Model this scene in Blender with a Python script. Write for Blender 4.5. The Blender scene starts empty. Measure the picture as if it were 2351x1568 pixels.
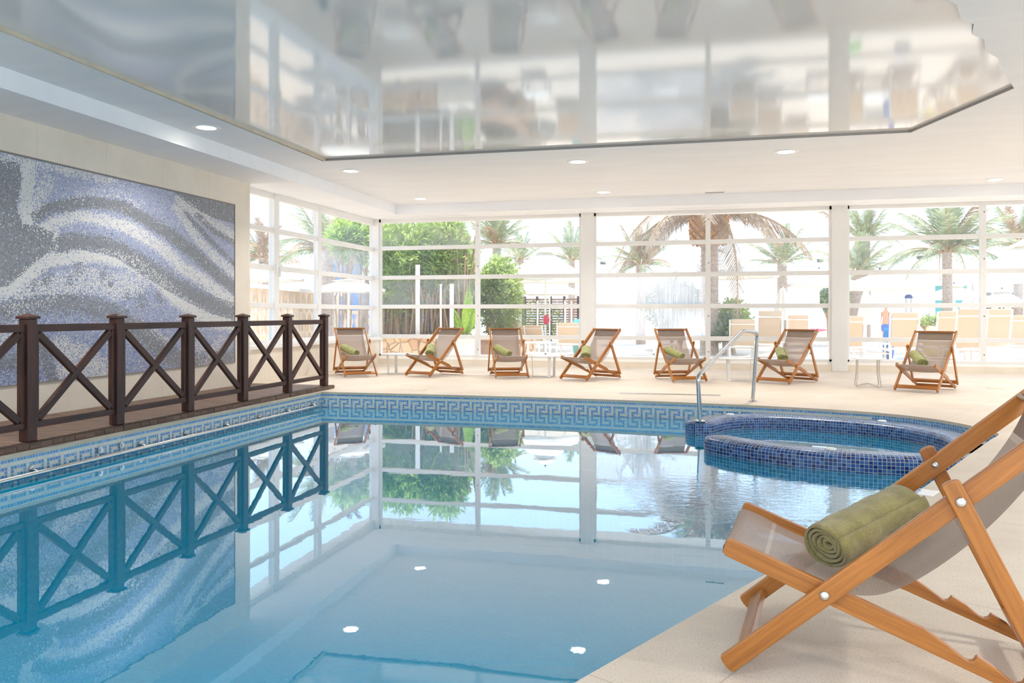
import bpy, bmesh, math, random
from mathutils import Vector, Matrix
from math import pi, sin, cos, radians
random.seed(7)
S = bpy.context.scene
COL = S.collection

# ------------------------------------------------------------------ camera, sky, sun, exposure
FPX, HC, HY = 1828.0, 1.15, 720.0            # focal length in px, eye height, horizon row (2351 x 1568 frame)
AZ = math.atan2(442.5, FPX)
FW = (-sin(AZ), cos(AZ)); RT = (cos(AZ), sin(AZ))
cd = bpy.data.cameras.new('camera'); cam = bpy.data.objects.new('camera', cd); COL.objects.link(cam)
cam.location = (0, 0, HC); cam.rotation_euler = (pi / 2, 0, AZ)
cd.sensor_width = 36; cd.lens = FPX * 36 / 2351; cd.shift_y = -(784 - HY) / 2351
cd.clip_start = .05; cd.clip_end = 3000
S.camera = cam
S.view_settings.view_transform = 'Standard'; S.view_settings.look = 'None'
S.view_settings.exposure = 0.84; S.view_settings.gamma = 1.0
S.view_settings.use_curve_mapping = False
S.cycles.use_denoising = True
S.cycles.max_bounces = 14; S.cycles.diffuse_bounces = 6; S.cycles.glossy_bounces = 6
S.cycles.transparent_max_bounces = 24; S.cycles.transmission_bounces = 8
S.cycles.caustics_reflective = False; S.cycles.caustics_refractive = False
S.cycles.sample_clamp_indirect = 8

SKY_STRENGTH = 1.4
SUN_ENERGY = 4.2
W = bpy.data.worlds.new('sky'); S.world = W; W.use_nodes = True
nt = W.node_tree; nt.nodes.clear()
tc = nt.nodes.new('ShaderNodeTexCoord'); sx = nt.nodes.new('ShaderNodeSeparateXYZ')
nt.links.new(tc.outputs['Generated'], sx.inputs[0])
rp = nt.nodes.new('ShaderNodeValToRGB')
rp.color_ramp.elements[0].position = 0.0; rp.color_ramp.elements[0].color = (.74, .87, 1.0, 1)
rp.color_ramp.elements[1].position = .8; rp.color_ramp.elements[1].color = (.50, .68, .95, 1)
e = rp.color_ramp.elements.new(.25); e.color = (.56, .74, 1.0, 1)
bg = nt.nodes.new('ShaderNodeBackground'); bg.inputs['Strength'].default_value = SKY_STRENGTH
wo = nt.nodes.new('ShaderNodeOutputWorld')
nt.links.new(sx.outputs['Z'], rp.inputs[0]); nt.links.new(rp.outputs[0], bg.inputs['Color']); nt.links.new(bg.outputs[0], wo.inputs['Surface'])

sl = bpy.data.lights.new('sun', 'SUN'); sun = bpy.data.objects.new('sun', sl); COL.objects.link(sun)
sl.energy = SUN_ENERGY; sl.angle = radians(.6); sl.color = (1, .96, .9)
sun.rotation_euler = (radians(-19), radians(6), 0); sun.location = (0, 30, 20)

# ------------------------------------------------------------------ picture -> place helpers (used once, to lay out by measurement)
def ray(x, y):
    u = (x - 1175.5) / FPX; v = (HY - y) / FPX
    return (FW[0] + u * RT[0], FW[1] + u * RT[1], v)
def on_z(x, y, z=0.0):
    d = ray(x, y); t = (z - HC) / d[2]; return Vector((d[0] * t, d[1] * t, z))
def on_x(x, y, X):
    d = ray(x, y); t = X / d[0]; return Vector((X, d[1] * t, HC + d[2] * t))
def on_y(x, y, Y):
    d = ray(x, y); t = Y / d[1]; return Vector((d[0] * t, Y, HC + d[2] * t))
def to_px(X, Y, Z):
    d = X * FW[0] + Y * FW[1]
    return 1175.5 + (X * RT[0] + Y * RT[1]) / d * FPX, HY - (Z - HC) / d * FPX

# ------------------------------------------------------------------ materials
class NT:
    def __init__(s, name):
        s.m = bpy.data.materials.new(name); s.m.use_nodes = True; s.t = s.m.node_tree; s.t.nodes.clear()
        s.out = s.t.nodes.new('ShaderNodeOutputMaterial')
    def n(s, kind, **kw):
        o = s.t.nodes.new(kind)
        for k, v in kw.items(): setattr(o, k, v)
        return o
    def l(s, a, b): s.t.links.new(a, b)
    def val(s, inp, v):
        if hasattr(v, 'bl_idname') or hasattr(v, 'is_output'): s.l(v, inp)
        else: inp.default_value = v
    def math(s, op, a, b=None, c=None):
        o = s.n('ShaderNodeMath', operation=op)
        s.val(o.inputs[0], a)
        if b is not None: s.val(o.inputs[1], b)
        if c is not None: s.val(o.inputs[2], c)
        return o.outputs[0]
    def uv(s): return s.n('ShaderNodeUVMap').outputs[0]
    def obj(s): return s.n('ShaderNodeTexCoord').outputs['Object']
    def geo(s): return s.n('ShaderNodeNewGeometry').outputs['Position']
    def mapping(s, v, scale=(1, 1, 1), rot=(0, 0, 0)):
        o = s.n('ShaderNodeMapping'); s.l(v, o.inputs[0]); o.inputs['Scale'].default_value = scale; o.inputs['Rotation'].default_value = rot
        return o.outputs[0]
    def noise(s, v, scale=5, detail=3, rough=.5, dist=0):
        o = s.n('ShaderNodeTexNoise'); s.l(v, o.inputs['Vector']); o.inputs['Scale'].default_value = scale
        o.inputs['Detail'].default_value = detail; o.inputs['Roughness'].default_value = rough; o.inputs['Distortion'].default_value = dist
        return o.outputs['Fac']
    def ramp(s, f, stops, interp='LINEAR'):
        o = s.n('ShaderNodeValToRGB'); s.l(f, o.inputs[0]); cr = o.color_ramp; cr.interpolation = interp
        cr.elements[0].position, cr.elements[0].color = stops[0][0], (*stops[0][1], 1)
        cr.elements[1].position, cr.elements[1].color = stops[-1][0], (*stops[-1][1], 1)
        for p, c in stops[1:-1]:
            e = cr.elements.new(p); e.color = (*c, 1)
        return o.outputs[0]
    def mix(s, f, a, b):
        o = s.n('ShaderNodeMix', data_type='RGBA'); s.val(o.inputs[0], f)
        s.val(o.inputs[6], a if not isinstance(a, tuple) else (*a, 1)[:4]); s.val(o.inputs[7], b if not isinstance(b, tuple) else (*b, 1)[:4])
        return o.outputs[2]
    def bump(s, h, strength=.3, dist=.01, normal=None):
        o = s.n('ShaderNodeBump'); s.l(h, o.inputs['Height']); o.inputs['Strength'].default_value = strength; o.inputs['Distance'].default_value = dist
        if normal is not None: s.l(normal, o.inputs['Normal'])
        return o.outputs[0]
    def pbr(s, col, rough=.5, metal=0, normal=None, spec=.5, ior=None, coat=0, coat_rough=.1, sheen=0):
        p = s.n('ShaderNodeBsdfPrincipled')
        s.val(p.inputs['Base Color'], (*col, 1)[:4] if isinstance(col, tuple) else col)
        s.val(p.inputs['Roughness'], rough); p.inputs['Metallic'].default_value = metal
        p.inputs['Specular IOR Level'].default_value = spec
        if ior: p.inputs['IOR'].default_value = ior
        if coat: p.inputs['Coat Weight'].default_value = coat; p.inputs['Coat Roughness'].default_value = coat_rough
        if sheen: p.inputs['Sheen Weight'].default_value = sheen
        if normal is not None: s.l(normal, p.inputs['Normal'])
        return p.outputs[0]
    def done(s, shader):
        s.l(shader, s.out.inputs['Surface']); return s.m

def srgb(r, g, b):
    f = lambda c: (c / 255 / 12.92) if c / 255 <= .04045 else ((c / 255 + .055) / 1.055) ** 2.4
    return (f(r), f(g), f(b))

def plain(name, col, rough=.5, metal=0, var=.0, scale=8, bump=0, bscale=60, **kw):
    t = NT(name); v = t.obj(); c = col; nrm = None
    if var:
        f = t.noise(v, scale, 4, .6)
        c = t.ramp(f, [(.3, tuple(x * (1 - var) for x in col)), (.7, tuple(min(1, x * (1 + var)) for x in col))])
    if bump: nrm = t.bump(t.noise(v, bscale, 3), bump, .004)
    return t.done(t.pbr(c, rough, metal, nrm, **kw))

def wood(name, dark, light, rough=.35, along=3, across=55, coat=.3, bump=.15):
    t = NT(name); u = t.uv()
    v = t.mapping(u, (along, across, 1))
    f = t.noise(v, 1.0, 5, .6, .6)
    f2 = t.noise(t.mapping(u, (along * .6, across * .12, 1)), 1.0, 2, .5, .3)
    f3 = t.math('ADD', t.math('MULTIPLY', f, .6), t.math('MULTIPLY', f2, .4))
    c = t.ramp(f3, [(.3, dark), (.68, light)])
    fine = t.noise(t.mapping(u, (along * 6, across * 6, 1)), 1.0, 2, .6)
    c = t.mix(t.math('MULTIPLY', t.math('GREATER_THAN', fine, .62), .25), c, dark)
    return t.done(t.pbr(c, rough, 0, t.bump(f, bump, .002), coat=coat, coat_rough=.25))

def tiles(name, cols, grout, size=.0305, gw=.07, rough=.18, spec=.5, use='uv', bump=.35):
    """square mosaic tiles, every tile its own shade"""
    t = NT(name); v = t.uv() if use == 'uv' else t.geo()
    sp = t.n('ShaderNodeSeparateXYZ'); t.l(t.mapping(v, (1 / size, 1 / size, 1 / size)), sp.inputs[0])
    fl = []; masks = []
    for i in (0, 1):
        a = t.math('FLOOR', sp.outputs[i]); fl.append(a)
        fr = t.math('FRACT', sp.outputs[i])
        masks.append(t.math('GREATER_THAN', t.math('ABSOLUTE', t.math('SUBTRACT', fr, .5)), .5 - gw))
    g = t.math('MAXIMUM', masks[0], masks[1])
    cb = t.n('ShaderNodeCombineXYZ'); t.l(fl[0], cb.inputs[0]); t.l(fl[1], cb.inputs[1])
    wn = t.n('ShaderNodeTexWhiteNoise', noise_dimensions='3D'); t.l(cb.outputs[0], wn.inputs[0])
    k = len(cols)
    c = t.ramp(wn.outputs[0], [(i / k, cols[i]) for i in range(k)], 'CONSTANT')
    c = t.mix(g, c, grout)
    r = t.math('ADD', t.math('MULTIPLY', g, .5), rough)
    return t.done(t.pbr(c, r, 0, t.bump(t.math('SUBTRACT', 1.0, g), bump, .002), spec=spec))

M = {}
# wood
M['teak'] = wood('oiled_teak', srgb(134, 76, 16), srgb(198, 126, 50), .38, 3, 55, .35)
M['dark_wood'] = wood('dark_stained_wood', srgb(24, 11, 8), srgb(98, 57, 42), .5, 2.5, 60, 0, .5)
M['deck_wood'] = wood('weathered_deck_boards', srgb(80, 60, 48), srgb(134, 108, 90), .6, 2.5, 40, 0, .3)
# metal
M['steel'] = plain('brushed_stainless_steel', (.55, .55, .54), .22, 1.0, .05, 30)
M['bolt'] = plain('nickel_bolt', (.62, .6, .56), .3, 1.0)
M['white_paint'] = plain('white_painted_metal', srgb(236, 234, 230), .35, 0, .02, 3)
M['frame_white'] = plain('white_window_frame_paint', srgb(238, 236, 232), .4, 0, .02, 2)
M['cream_metal'] = plain('cream_powder_coated_tube', srgb(205, 196, 182), .35, .2)
M['dark_metal'] = plain('dark_grey_metal', srgb(90, 88, 86), .5, .3)
# plaster, stone
def plaster(name, col, lines=0, var=.03, bump=.12):
    t = NT(name); v = t.geo()
    f = t.noise(t.mapping(v, (.5, 2.2, 1)), 1.3, 5, .6, .4)
    c = t.ramp(f, [(.3, tuple(x * (1 - var) for x in col)), (.7, tuple(min(1, x * (1 + var)) for x in col))])
    b = t.noise(t.mapping(v, (1, 6, 1)), 9, 4, .6)
    return t.done(t.pbr(c, .6, 0, t.bump(b, bump, .004), spec=.3))
M['ceiling'] = plaster('ceiling_plaster', srgb(240, 240, 241))
M['soffit'] = plaster('soffit_plaster', srgb(245, 245, 246), 0, .02, .06)
def limestone():
    t = NT('cream_limestone_wall'); v = t.geo()
    f = t.noise(v, 2.0, 5, .65); f2 = t.noise(v, 60, 3, .7)
    c = t.ramp(f, [(.3, srgb(228, 217, 200)), (.7, srgb(238, 228, 213))])
    c = t.mix(t.math('MULTIPLY', t.math('GREATER_THAN', f2, .66), .35), c, srgb(205, 190, 170))
    sp = t.n('ShaderNodeSeparateXYZ'); t.l(v, sp.inputs[0])
    fy = t.math('FRACT', t.math('DIVIDE', sp.outputs[1], 1.02)); j1 = t.math('LESS_THAN', fy, .004)
    c = t.mix(t.math('MULTIPLY', j1, .5), c, srgb(190, 172, 150))
    return t.done(t.pbr(c, .75, 0, t.bump(f2, .25, .004), spec=.25))
M['limestone'] = limestone()
def floor_mat():
    t = NT('sand_coloured_paving'); v = t.geo()
    f = t.noise(v, 1.1, 5, .6); f2 = t.noise(v, 130, 3, .75); f3 = t.noise(t.mapping(v, (1, 5, 1)), 5, 4, .6)
    c = t.ramp(f, [(.3, srgb(204, 189, 169)), (.7, srgb(223, 210, 193))])
    c = t.mix(t.math('MULTIPLY', f3, .35), c, srgb(232, 218, 204))
    c = t.mix(t.math('MULTIPLY', t.math('GREATER_THAN', f2, .58), .5), c, srgb(172, 150, 124))
    m = t.mapping(v, (1, 1, 1), (0, 0, radians(27.5)))
    sp = t.n('ShaderNodeSeparateXYZ'); t.l(m, sp.inputs[0])
    jx = t.math('LESS_THAN', t.math('FRACT', t.math('ADD', t.math('DIVIDE', sp.outputs[0], 1.0), .145)), .006)
    jy = t.math('LESS_THAN', t.math('FRACT', t.math('ADD', t.math('DIVIDE', sp.outputs[1], 1.5), .62)), .004)
    j = t.math('MAXIMUM', jx, jy)
    c = t.mix(t.math('MULTIPLY', j, .45), c, srgb(150, 130, 108))
    h = t.math('SUBTRACT', f2, t.math('MULTIPLY', j, .8))
    return t.done(t.pbr(c, .62, 0, t.bump(h, .45, .003), spec=.35))
M['floor'] = floor_mat()
M['coping'] = plain('pool_edge_stone', srgb(214, 200, 176), .6, 0, .08, 6, .3, 90)
# mosaic
BL = [srgb(112, 168, 216), srgb(92, 152, 206), srgb(130, 182, 222), srgb(104, 150, 212), srgb(84, 160, 198)]
M['tile_blue'] = tiles('light_blue_mosaic_tile', BL, srgb(226, 226, 212))
M['tile_cream'] = tiles('cream_mosaic_tile', [srgb(232, 231, 218), srgb(226, 228, 214), srgb(236, 234, 222)], srgb(206, 208, 196))
M['tile_pool'] = tiles('pool_basin_mosaic', [srgb(20, 165, 215), srgb(50, 185, 225), srgb(10, 150, 215), srgb(70, 195, 215), srgb(30, 170, 230)], srgb(130, 205, 200), .0305, .05)
M['tile_navy'] = tiles('deep_blue_mosaic_tile', [srgb(26, 54, 118), srgb(34, 74, 146), srgb(48, 94, 160), srgb(64, 106, 166), srgb(30, 64, 138), srgb(56, 80, 142), srgb(22, 40, 104), srgb(80, 116, 174)],
                        srgb(196, 204, 180), .0325, .055, .22, .4)
def wall_mosaic():
    t = NT('glass_wall_mosaic'); a = t.n('ShaderNodeAttribute', attribute_name='tile_colour')
    return t.done(t.pbr(a.outputs['Color'], .3, 0, None, spec=.5))
M['wall_mosaic'] = wall_mosaic()
# glossy stretched ceiling panel
def panel():
    t = NT('glossy_stretch_ceiling'); v = t.geo()
    b = t.noise(v, 260, 2, .6); b2 = t.noise(v, 1.2, 2, .5)
    n = t.bump(b, .07, .0004)
    return t.done(t.pbr(srgb(232, 229, 226), .05, 0, n, spec=.5, ior=2.1))
M['panel'] = panel()
# water
WATER_POW = 2.5      # how fast the mirror weakens away from grazing view
def water():
    t = NT('pool_water'); v = t.geo()
    sp = t.n('ShaderNodeSeparateXYZ'); t.l(v, sp.inputs[0])
    # livelier water by the whirlpool mouth
    dx = t.math('DIVIDE', t.math('SUBTRACT', sp.outputs[0], .35), 1.3); dy = t.math('DIVIDE', t.math('SUBTRACT', sp.outputs[1], 6.3), 1.0)
    r = t.math('SQRT', t.math('ADD', t.math('MULTIPLY', dx, dx), t.math('MULTIPLY', dy, dy)))
    near = t.math('MAXIMUM', t.math('SUBTRACT', 1.0, r), 0.0)
    calm = t.noise(t.mapping(v, (1, 1.6, 1)), 1.6, 2, .5, .3)
    rip = t.noise(t.mapping(v, (1, 1.5, 1)), 9, 3, .6, .6)
    fine = t.noise(v, 22, 2, .5)
    h = t.math('ADD', t.math('MULTIPLY', calm, .0014), t.math('MULTIPLY', t.math('MULTIPLY', rip, near), .010))
    h = t.math('ADD', h, t.math('MULTIPLY', fine, .00012))
    b = t.n('ShaderNodeBump'); t.l(h, b.inputs['Height']); b.inputs['Strength'].default_value = 1; b.inputs['Distance'].default_value = .35
    g = t.n('ShaderNodeBsdfGlossy'); g.inputs['Roughness'].default_value = .01; g.inputs['Color'].default_value = (.93, .95, 1, 1); t.l(b.outputs[0], g.inputs['Normal'])
    tr = t.n('ShaderNodeBsdfTransparent'); tr.inputs['Color'].default_value = (.08, .82, .97, 1)
    df = t.n('ShaderNodeBsdfDiffuse'); df.inputs['Color'].default_value = (.0, .42, .66, 1)      # light scattered back by the depth of the water
    body = t.n('ShaderNodeMixShader'); body.inputs[0].default_value = .6; t.l(tr.outputs[0], body.inputs[1]); t.l(df.outputs[0], body.inputs[2])
    lw = t.n('ShaderNodeLayerWeight'); lw.inputs['Blend'].default_value = .5; t.l(b.outputs[0], lw.inputs['Normal'])
    f = t.math('MULTIPLY_ADD', t.math('POWER', lw.outputs['Facing'], WATER_POW), .96, .03)
    mx = t.n('ShaderNodeMixShader'); t.l(f, mx.inputs[0]); t.l(body.outputs[0], mx.inputs[1]); t.l(g.outputs[0], mx.inputs[2])
    return t.done(mx.outputs[0])
M['water'] = water()
def glass(name, dirt_haze=.06, streak=False):
    t = NT(name); v = t.geo()
    tr = t.n('ShaderNodeBsdfTransparent'); tr.inputs['Color'].default_value = (.97, .98, .98, 1)
    gl = t.n('ShaderNodeBsdfGlossy'); gl.inputs['Roughness'].default_value = .0; gl.inputs['Color'].default_value = (1, 1, 1, 1)
    f = t.n('ShaderNodeFresnel'); f.inputs['IOR'].default_value = 1.3
    m1 = t.n('ShaderNodeMixShader'); t.l(f.outputs[0], m1.inputs[0]); t.l(tr.outputs[0], m1.inputs[1]); t.l(gl.outputs[0], m1.inputs[2])
    td = t.n('ShaderNodeBsdfTranslucent'); td.inputs['Color'].default_value = (.95, .96, .97, 1)
    m2 = t.n('ShaderNodeMixShader'); t.l(m1.outputs[0], m2.inputs[1]); t.l(td.outputs[0], m2.inputs[2])
    if streak:
        s = t.noise(t.mapping(v, (26, 1, 1.2)), 1.0, 4, .7); big = t.noise(t.mapping(v, (1.2, 1, .9)), 1.0, 2, .5)
        k = t.ramp(t.math('ADD', t.math('MULTIPLY', s, .55), t.math('MULTIPLY', big, .45)), [(.34, (.30, .30, .30)), (.62, (.85, .85, .85))])
        t.l(k, m2.inputs[0])
    else:
        k = t.ramp(t.noise(t.mapping(v, (2, 2, 2)), 1.0, 4, .6), [(.3, (dirt_haze * .6,) * 3), (.7, (dirt_haze * 1.4,) * 3)])  # film of dirt that also carries window glare and washed-out haze as colour
        t.l(k, m2.inputs[0])
    return t.done(m2.outputs[0])
M['glass'] = glass('window_glass', .08)
M['glass_hazy'] = glass('hazy_window_glass', .24)
M['glass_streak'] = glass('streaked_window_glass', .2, True)
# fabrics
def sling():
    t = NT('taupe_mesh_fabric'); u = t.uv()
    sp = t.n('ShaderNodeSeparateXYZ'); t.l(u, sp.inputs[0])
    w1 = t.math('SINE', t.math('MULTIPLY', sp.outputs[0], 2 * pi / .0052)); w2 = t.math('SINE', t.math('MULTIPLY', sp.outputs[1], 2 * pi / .007))
    h = t.math('ADD', w1, t.math('MULTIPLY', w2, .6))
    c = t.ramp(t.math('MULTIPLY_ADD', h, .3, .5), [(.1, srgb(148, 130, 118)), (.9, srgb(196, 178, 166))])
    # woven bands: the doubled hem under the top bar and a pale stripe near each end
    def band(a, b):
        return t.math('MULTIPLY', t.math('GREATER_THAN', sp.outputs[1], a), t.math('LESS_THAN', sp.outputs[1], b))
    hem = band(1.22, 1.40); stripe = t.math('MAXIMUM', band(1.195, 1.22), band(.165, .18))
    c = t.mix(t.math('MULTIPLY', hem, .55), c, srgb(122, 100, 82))
    c = t.mix(t.math('MULTIPLY', stripe, .5), c, srgb(214, 200, 184))
    p = t.pbr(c, .6, 0, t.bump(h, .2, .001), spec=.15)
    tl = t.n('ShaderNodeBsdfTranslucent'); t.l(c, tl.inputs['Color'])
    m = t.n('ShaderNodeMixShader'); m.inputs[0].default_value = .10; t.l(p, m.inputs[1]); t.l(tl.outputs[0], m.inputs[2])
    tr = t.n('ShaderNodeBsdfTransparent'); m2 = t.n('ShaderNodeMixShader')
    t.l(t.math('SUBTRACT', .13, t.math('MULTIPLY', hem, .11)), m2.inputs[0]); t.l(m.outputs[0], m2.inputs[1]); t.l(tr.outputs[0], m2.inputs[2])
    return t.done(m2.outputs[0])
M['sling'] = sling()
def towel(name, dark, light):
    t = NT(name); v = t.obj()
    f = t.noise(v, 14, 4, .6); g = t.noise(v, 420, 2, .7)
    c = t.ramp(t.math('ADD', t.math('MULTIPLY', f, .4), t.math('MULTIPLY', g, .6)), [(.36, dark), (.62, light)])
    return t.done(t.pbr(c, .95, 0, t.bump(g, .9, .003, t.bump(f, .4, .01)), spec=.1, sheen=.4))
M['towel'] = towel('olive_terry_towel', srgb(104, 94, 46), srgb(172, 158, 98))
M['towel_pale'] = towel('sage_terry_towel', srgb(140, 140, 78), srgb(190, 190, 126))
def cloth(name, col, trans=.3):
    t = NT(name); p = t.pbr(col, .8, 0, t.bump(t.noise(t.obj(), 3, 3), .3, .05), spec=.2)
    tl = t.n('ShaderNodeBsdfTranslucent'); tl.inputs['Color'].default_value = (*col, 1)
    m = t.n('ShaderNodeMixShader'); m.inputs[0].default_value = trans; t.l(p, m.inputs[1]); t.l(tl.outputs[0], m.inputs[2])
    return t.done(m.outputs[0])
M['canvas'] = cloth('white_parasol_canvas', srgb(244, 240, 232), .35)
M['beige_sling'] = cloth('beige_lounger_fabric', srgb(226, 205, 176), .3)
M['white_plastic'] = plain('white_plastic', srgb(240, 240, 238), .35)
# emitting lamp glass
t = NT('lamp_diffuser'); em = t.n('ShaderNodeEmission'); em.inputs['Color'].default_value = (1, .93, .82, 1); em.inputs['Strength'].default_value = 9
M['lamp'] = t.done(em.outputs[0])
# plants
def leafmat(name, a, b, c, trans=.35, scale=2.5):
    t = NT(name); f = t.noise(t.obj(), scale, 3, .6); w = t.noise(t.obj(), scale * 9, 1, .5)
    col = t.ramp(t.math('ADD', t.math('MULTIPLY', f, .5), t.math('MULTIPLY', w, .5)), [(.33, a), (.5, b), (.66, c)])
    p = t.pbr(col, .5, 0, None, spec=.4)
    tl = t.n('ShaderNodeBsdfTranslucent'); t.l(col, tl.inputs['Color'])
    m = t.n('ShaderNodeMixShader'); m.inputs[0].default_value = trans; t.l(p, m.inputs[1]); t.l(tl.outputs[0], m.inputs[2])
    return t.done(m.outputs[0])
M['leaf_bamboo'] = leafmat('long_green_leaves', srgb(108, 144, 62), srgb(164, 190, 94), srgb(214, 224, 142), .55)
M['leaf_bush'] = leafmat('rounded_green_leaves', srgb(108, 132, 68), srgb(166, 184, 102), srgb(214, 220, 144), .55)
M['leaf_far'] = leafmat('grey_green_leaves', srgb(84, 100, 68), srgb(124, 140, 98), srgb(160, 170, 124))
M['leaf_palm'] = leafmat('palm_leaflets', srgb(120, 134, 104), srgb(156, 166, 130), srgb(190, 194, 160), .3, 1.2)
M['leaf_dry'] = leafmat('dry_palm_leaflets', srgb(128, 104, 84), srgb(160, 134, 108), srgb(190, 168, 138), .25, 1.2)
M['leaf_banana'] = leafmat('banana_leaf', srgb(110, 150, 30), srgb(150, 190, 46), srgb(190, 214, 80), .5, 2)
M['bark'] = plain('palm_bark', srgb(176, 156, 138), .9, 0, .3, 14, .8, 30)
M['bark_scale'] = plain('cut_palm_leaf_base', srgb(190, 140, 92), .85, 0, .25, 20)
M['stem'] = plain('dry_cane_stem', srgb(176, 146, 108), .8, 0, .2, 10)
M['soil'] = plain('planting_soil', srgb(150, 118, 92), .95, 0, .25, 6)
# outdoors
M['paving_out'] = plain('terrace_paving', srgb(214, 200, 184), .8, 0, .05, 1.5)
M['sea'] = plain('sea_surface', srgb(140, 184, 214), .6)
M['blue_wall'] = plain('blue_render', srgb(70, 120, 190), .8, 0, .06, 3)
M['white_wall'] = plain('white_render', srgb(236, 230, 222), .8, 0, .03, 3)
M['teal_wall'] = plain('teal_boards', srgb(120, 196, 196), .7, 0, .08, 4)
M['sandstone'] = plain('carved_sandstone', srgb(238, 218, 194), .85, 0, .08, 5, .5, 30)
def rubble():
    t = NT('rubble_stone'); v = t.geo()
    vo = t.n('ShaderNodeTexVoronoi', feature='DISTANCE_TO_EDGE'); t.l(v, vo.inputs['Vector']); vo.inputs['Scale'].default_value = 4.6
    vc = t.n('ShaderNodeTexVoronoi'); t.l(v, vc.inputs['Vector']); vc.inputs['Scale'].default_value = 4.6
    base = t.ramp(vc.outputs['Color'], [(.1, srgb(206, 160, 112)), (.5, srgb(222, 192, 150)), (.9, srgb(196, 136, 96))])
    base = t.mix(t.math('MULTIPLY', t.noise(v, 30, 4, .7), .5), base, srgb(235, 215, 180))
    joint = t.math('LESS_THAN', vo.outputs['Distance'], .03)
    c = t.mix(joint, base, srgb(150, 120, 96))
    return t.done(t.pbr(c, .9, 0, t.bump(t.math('MINIMUM', vo.outputs['Distance'], .15), .9, .15), spec=.2))
M['rubble'] = rubble()

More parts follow.
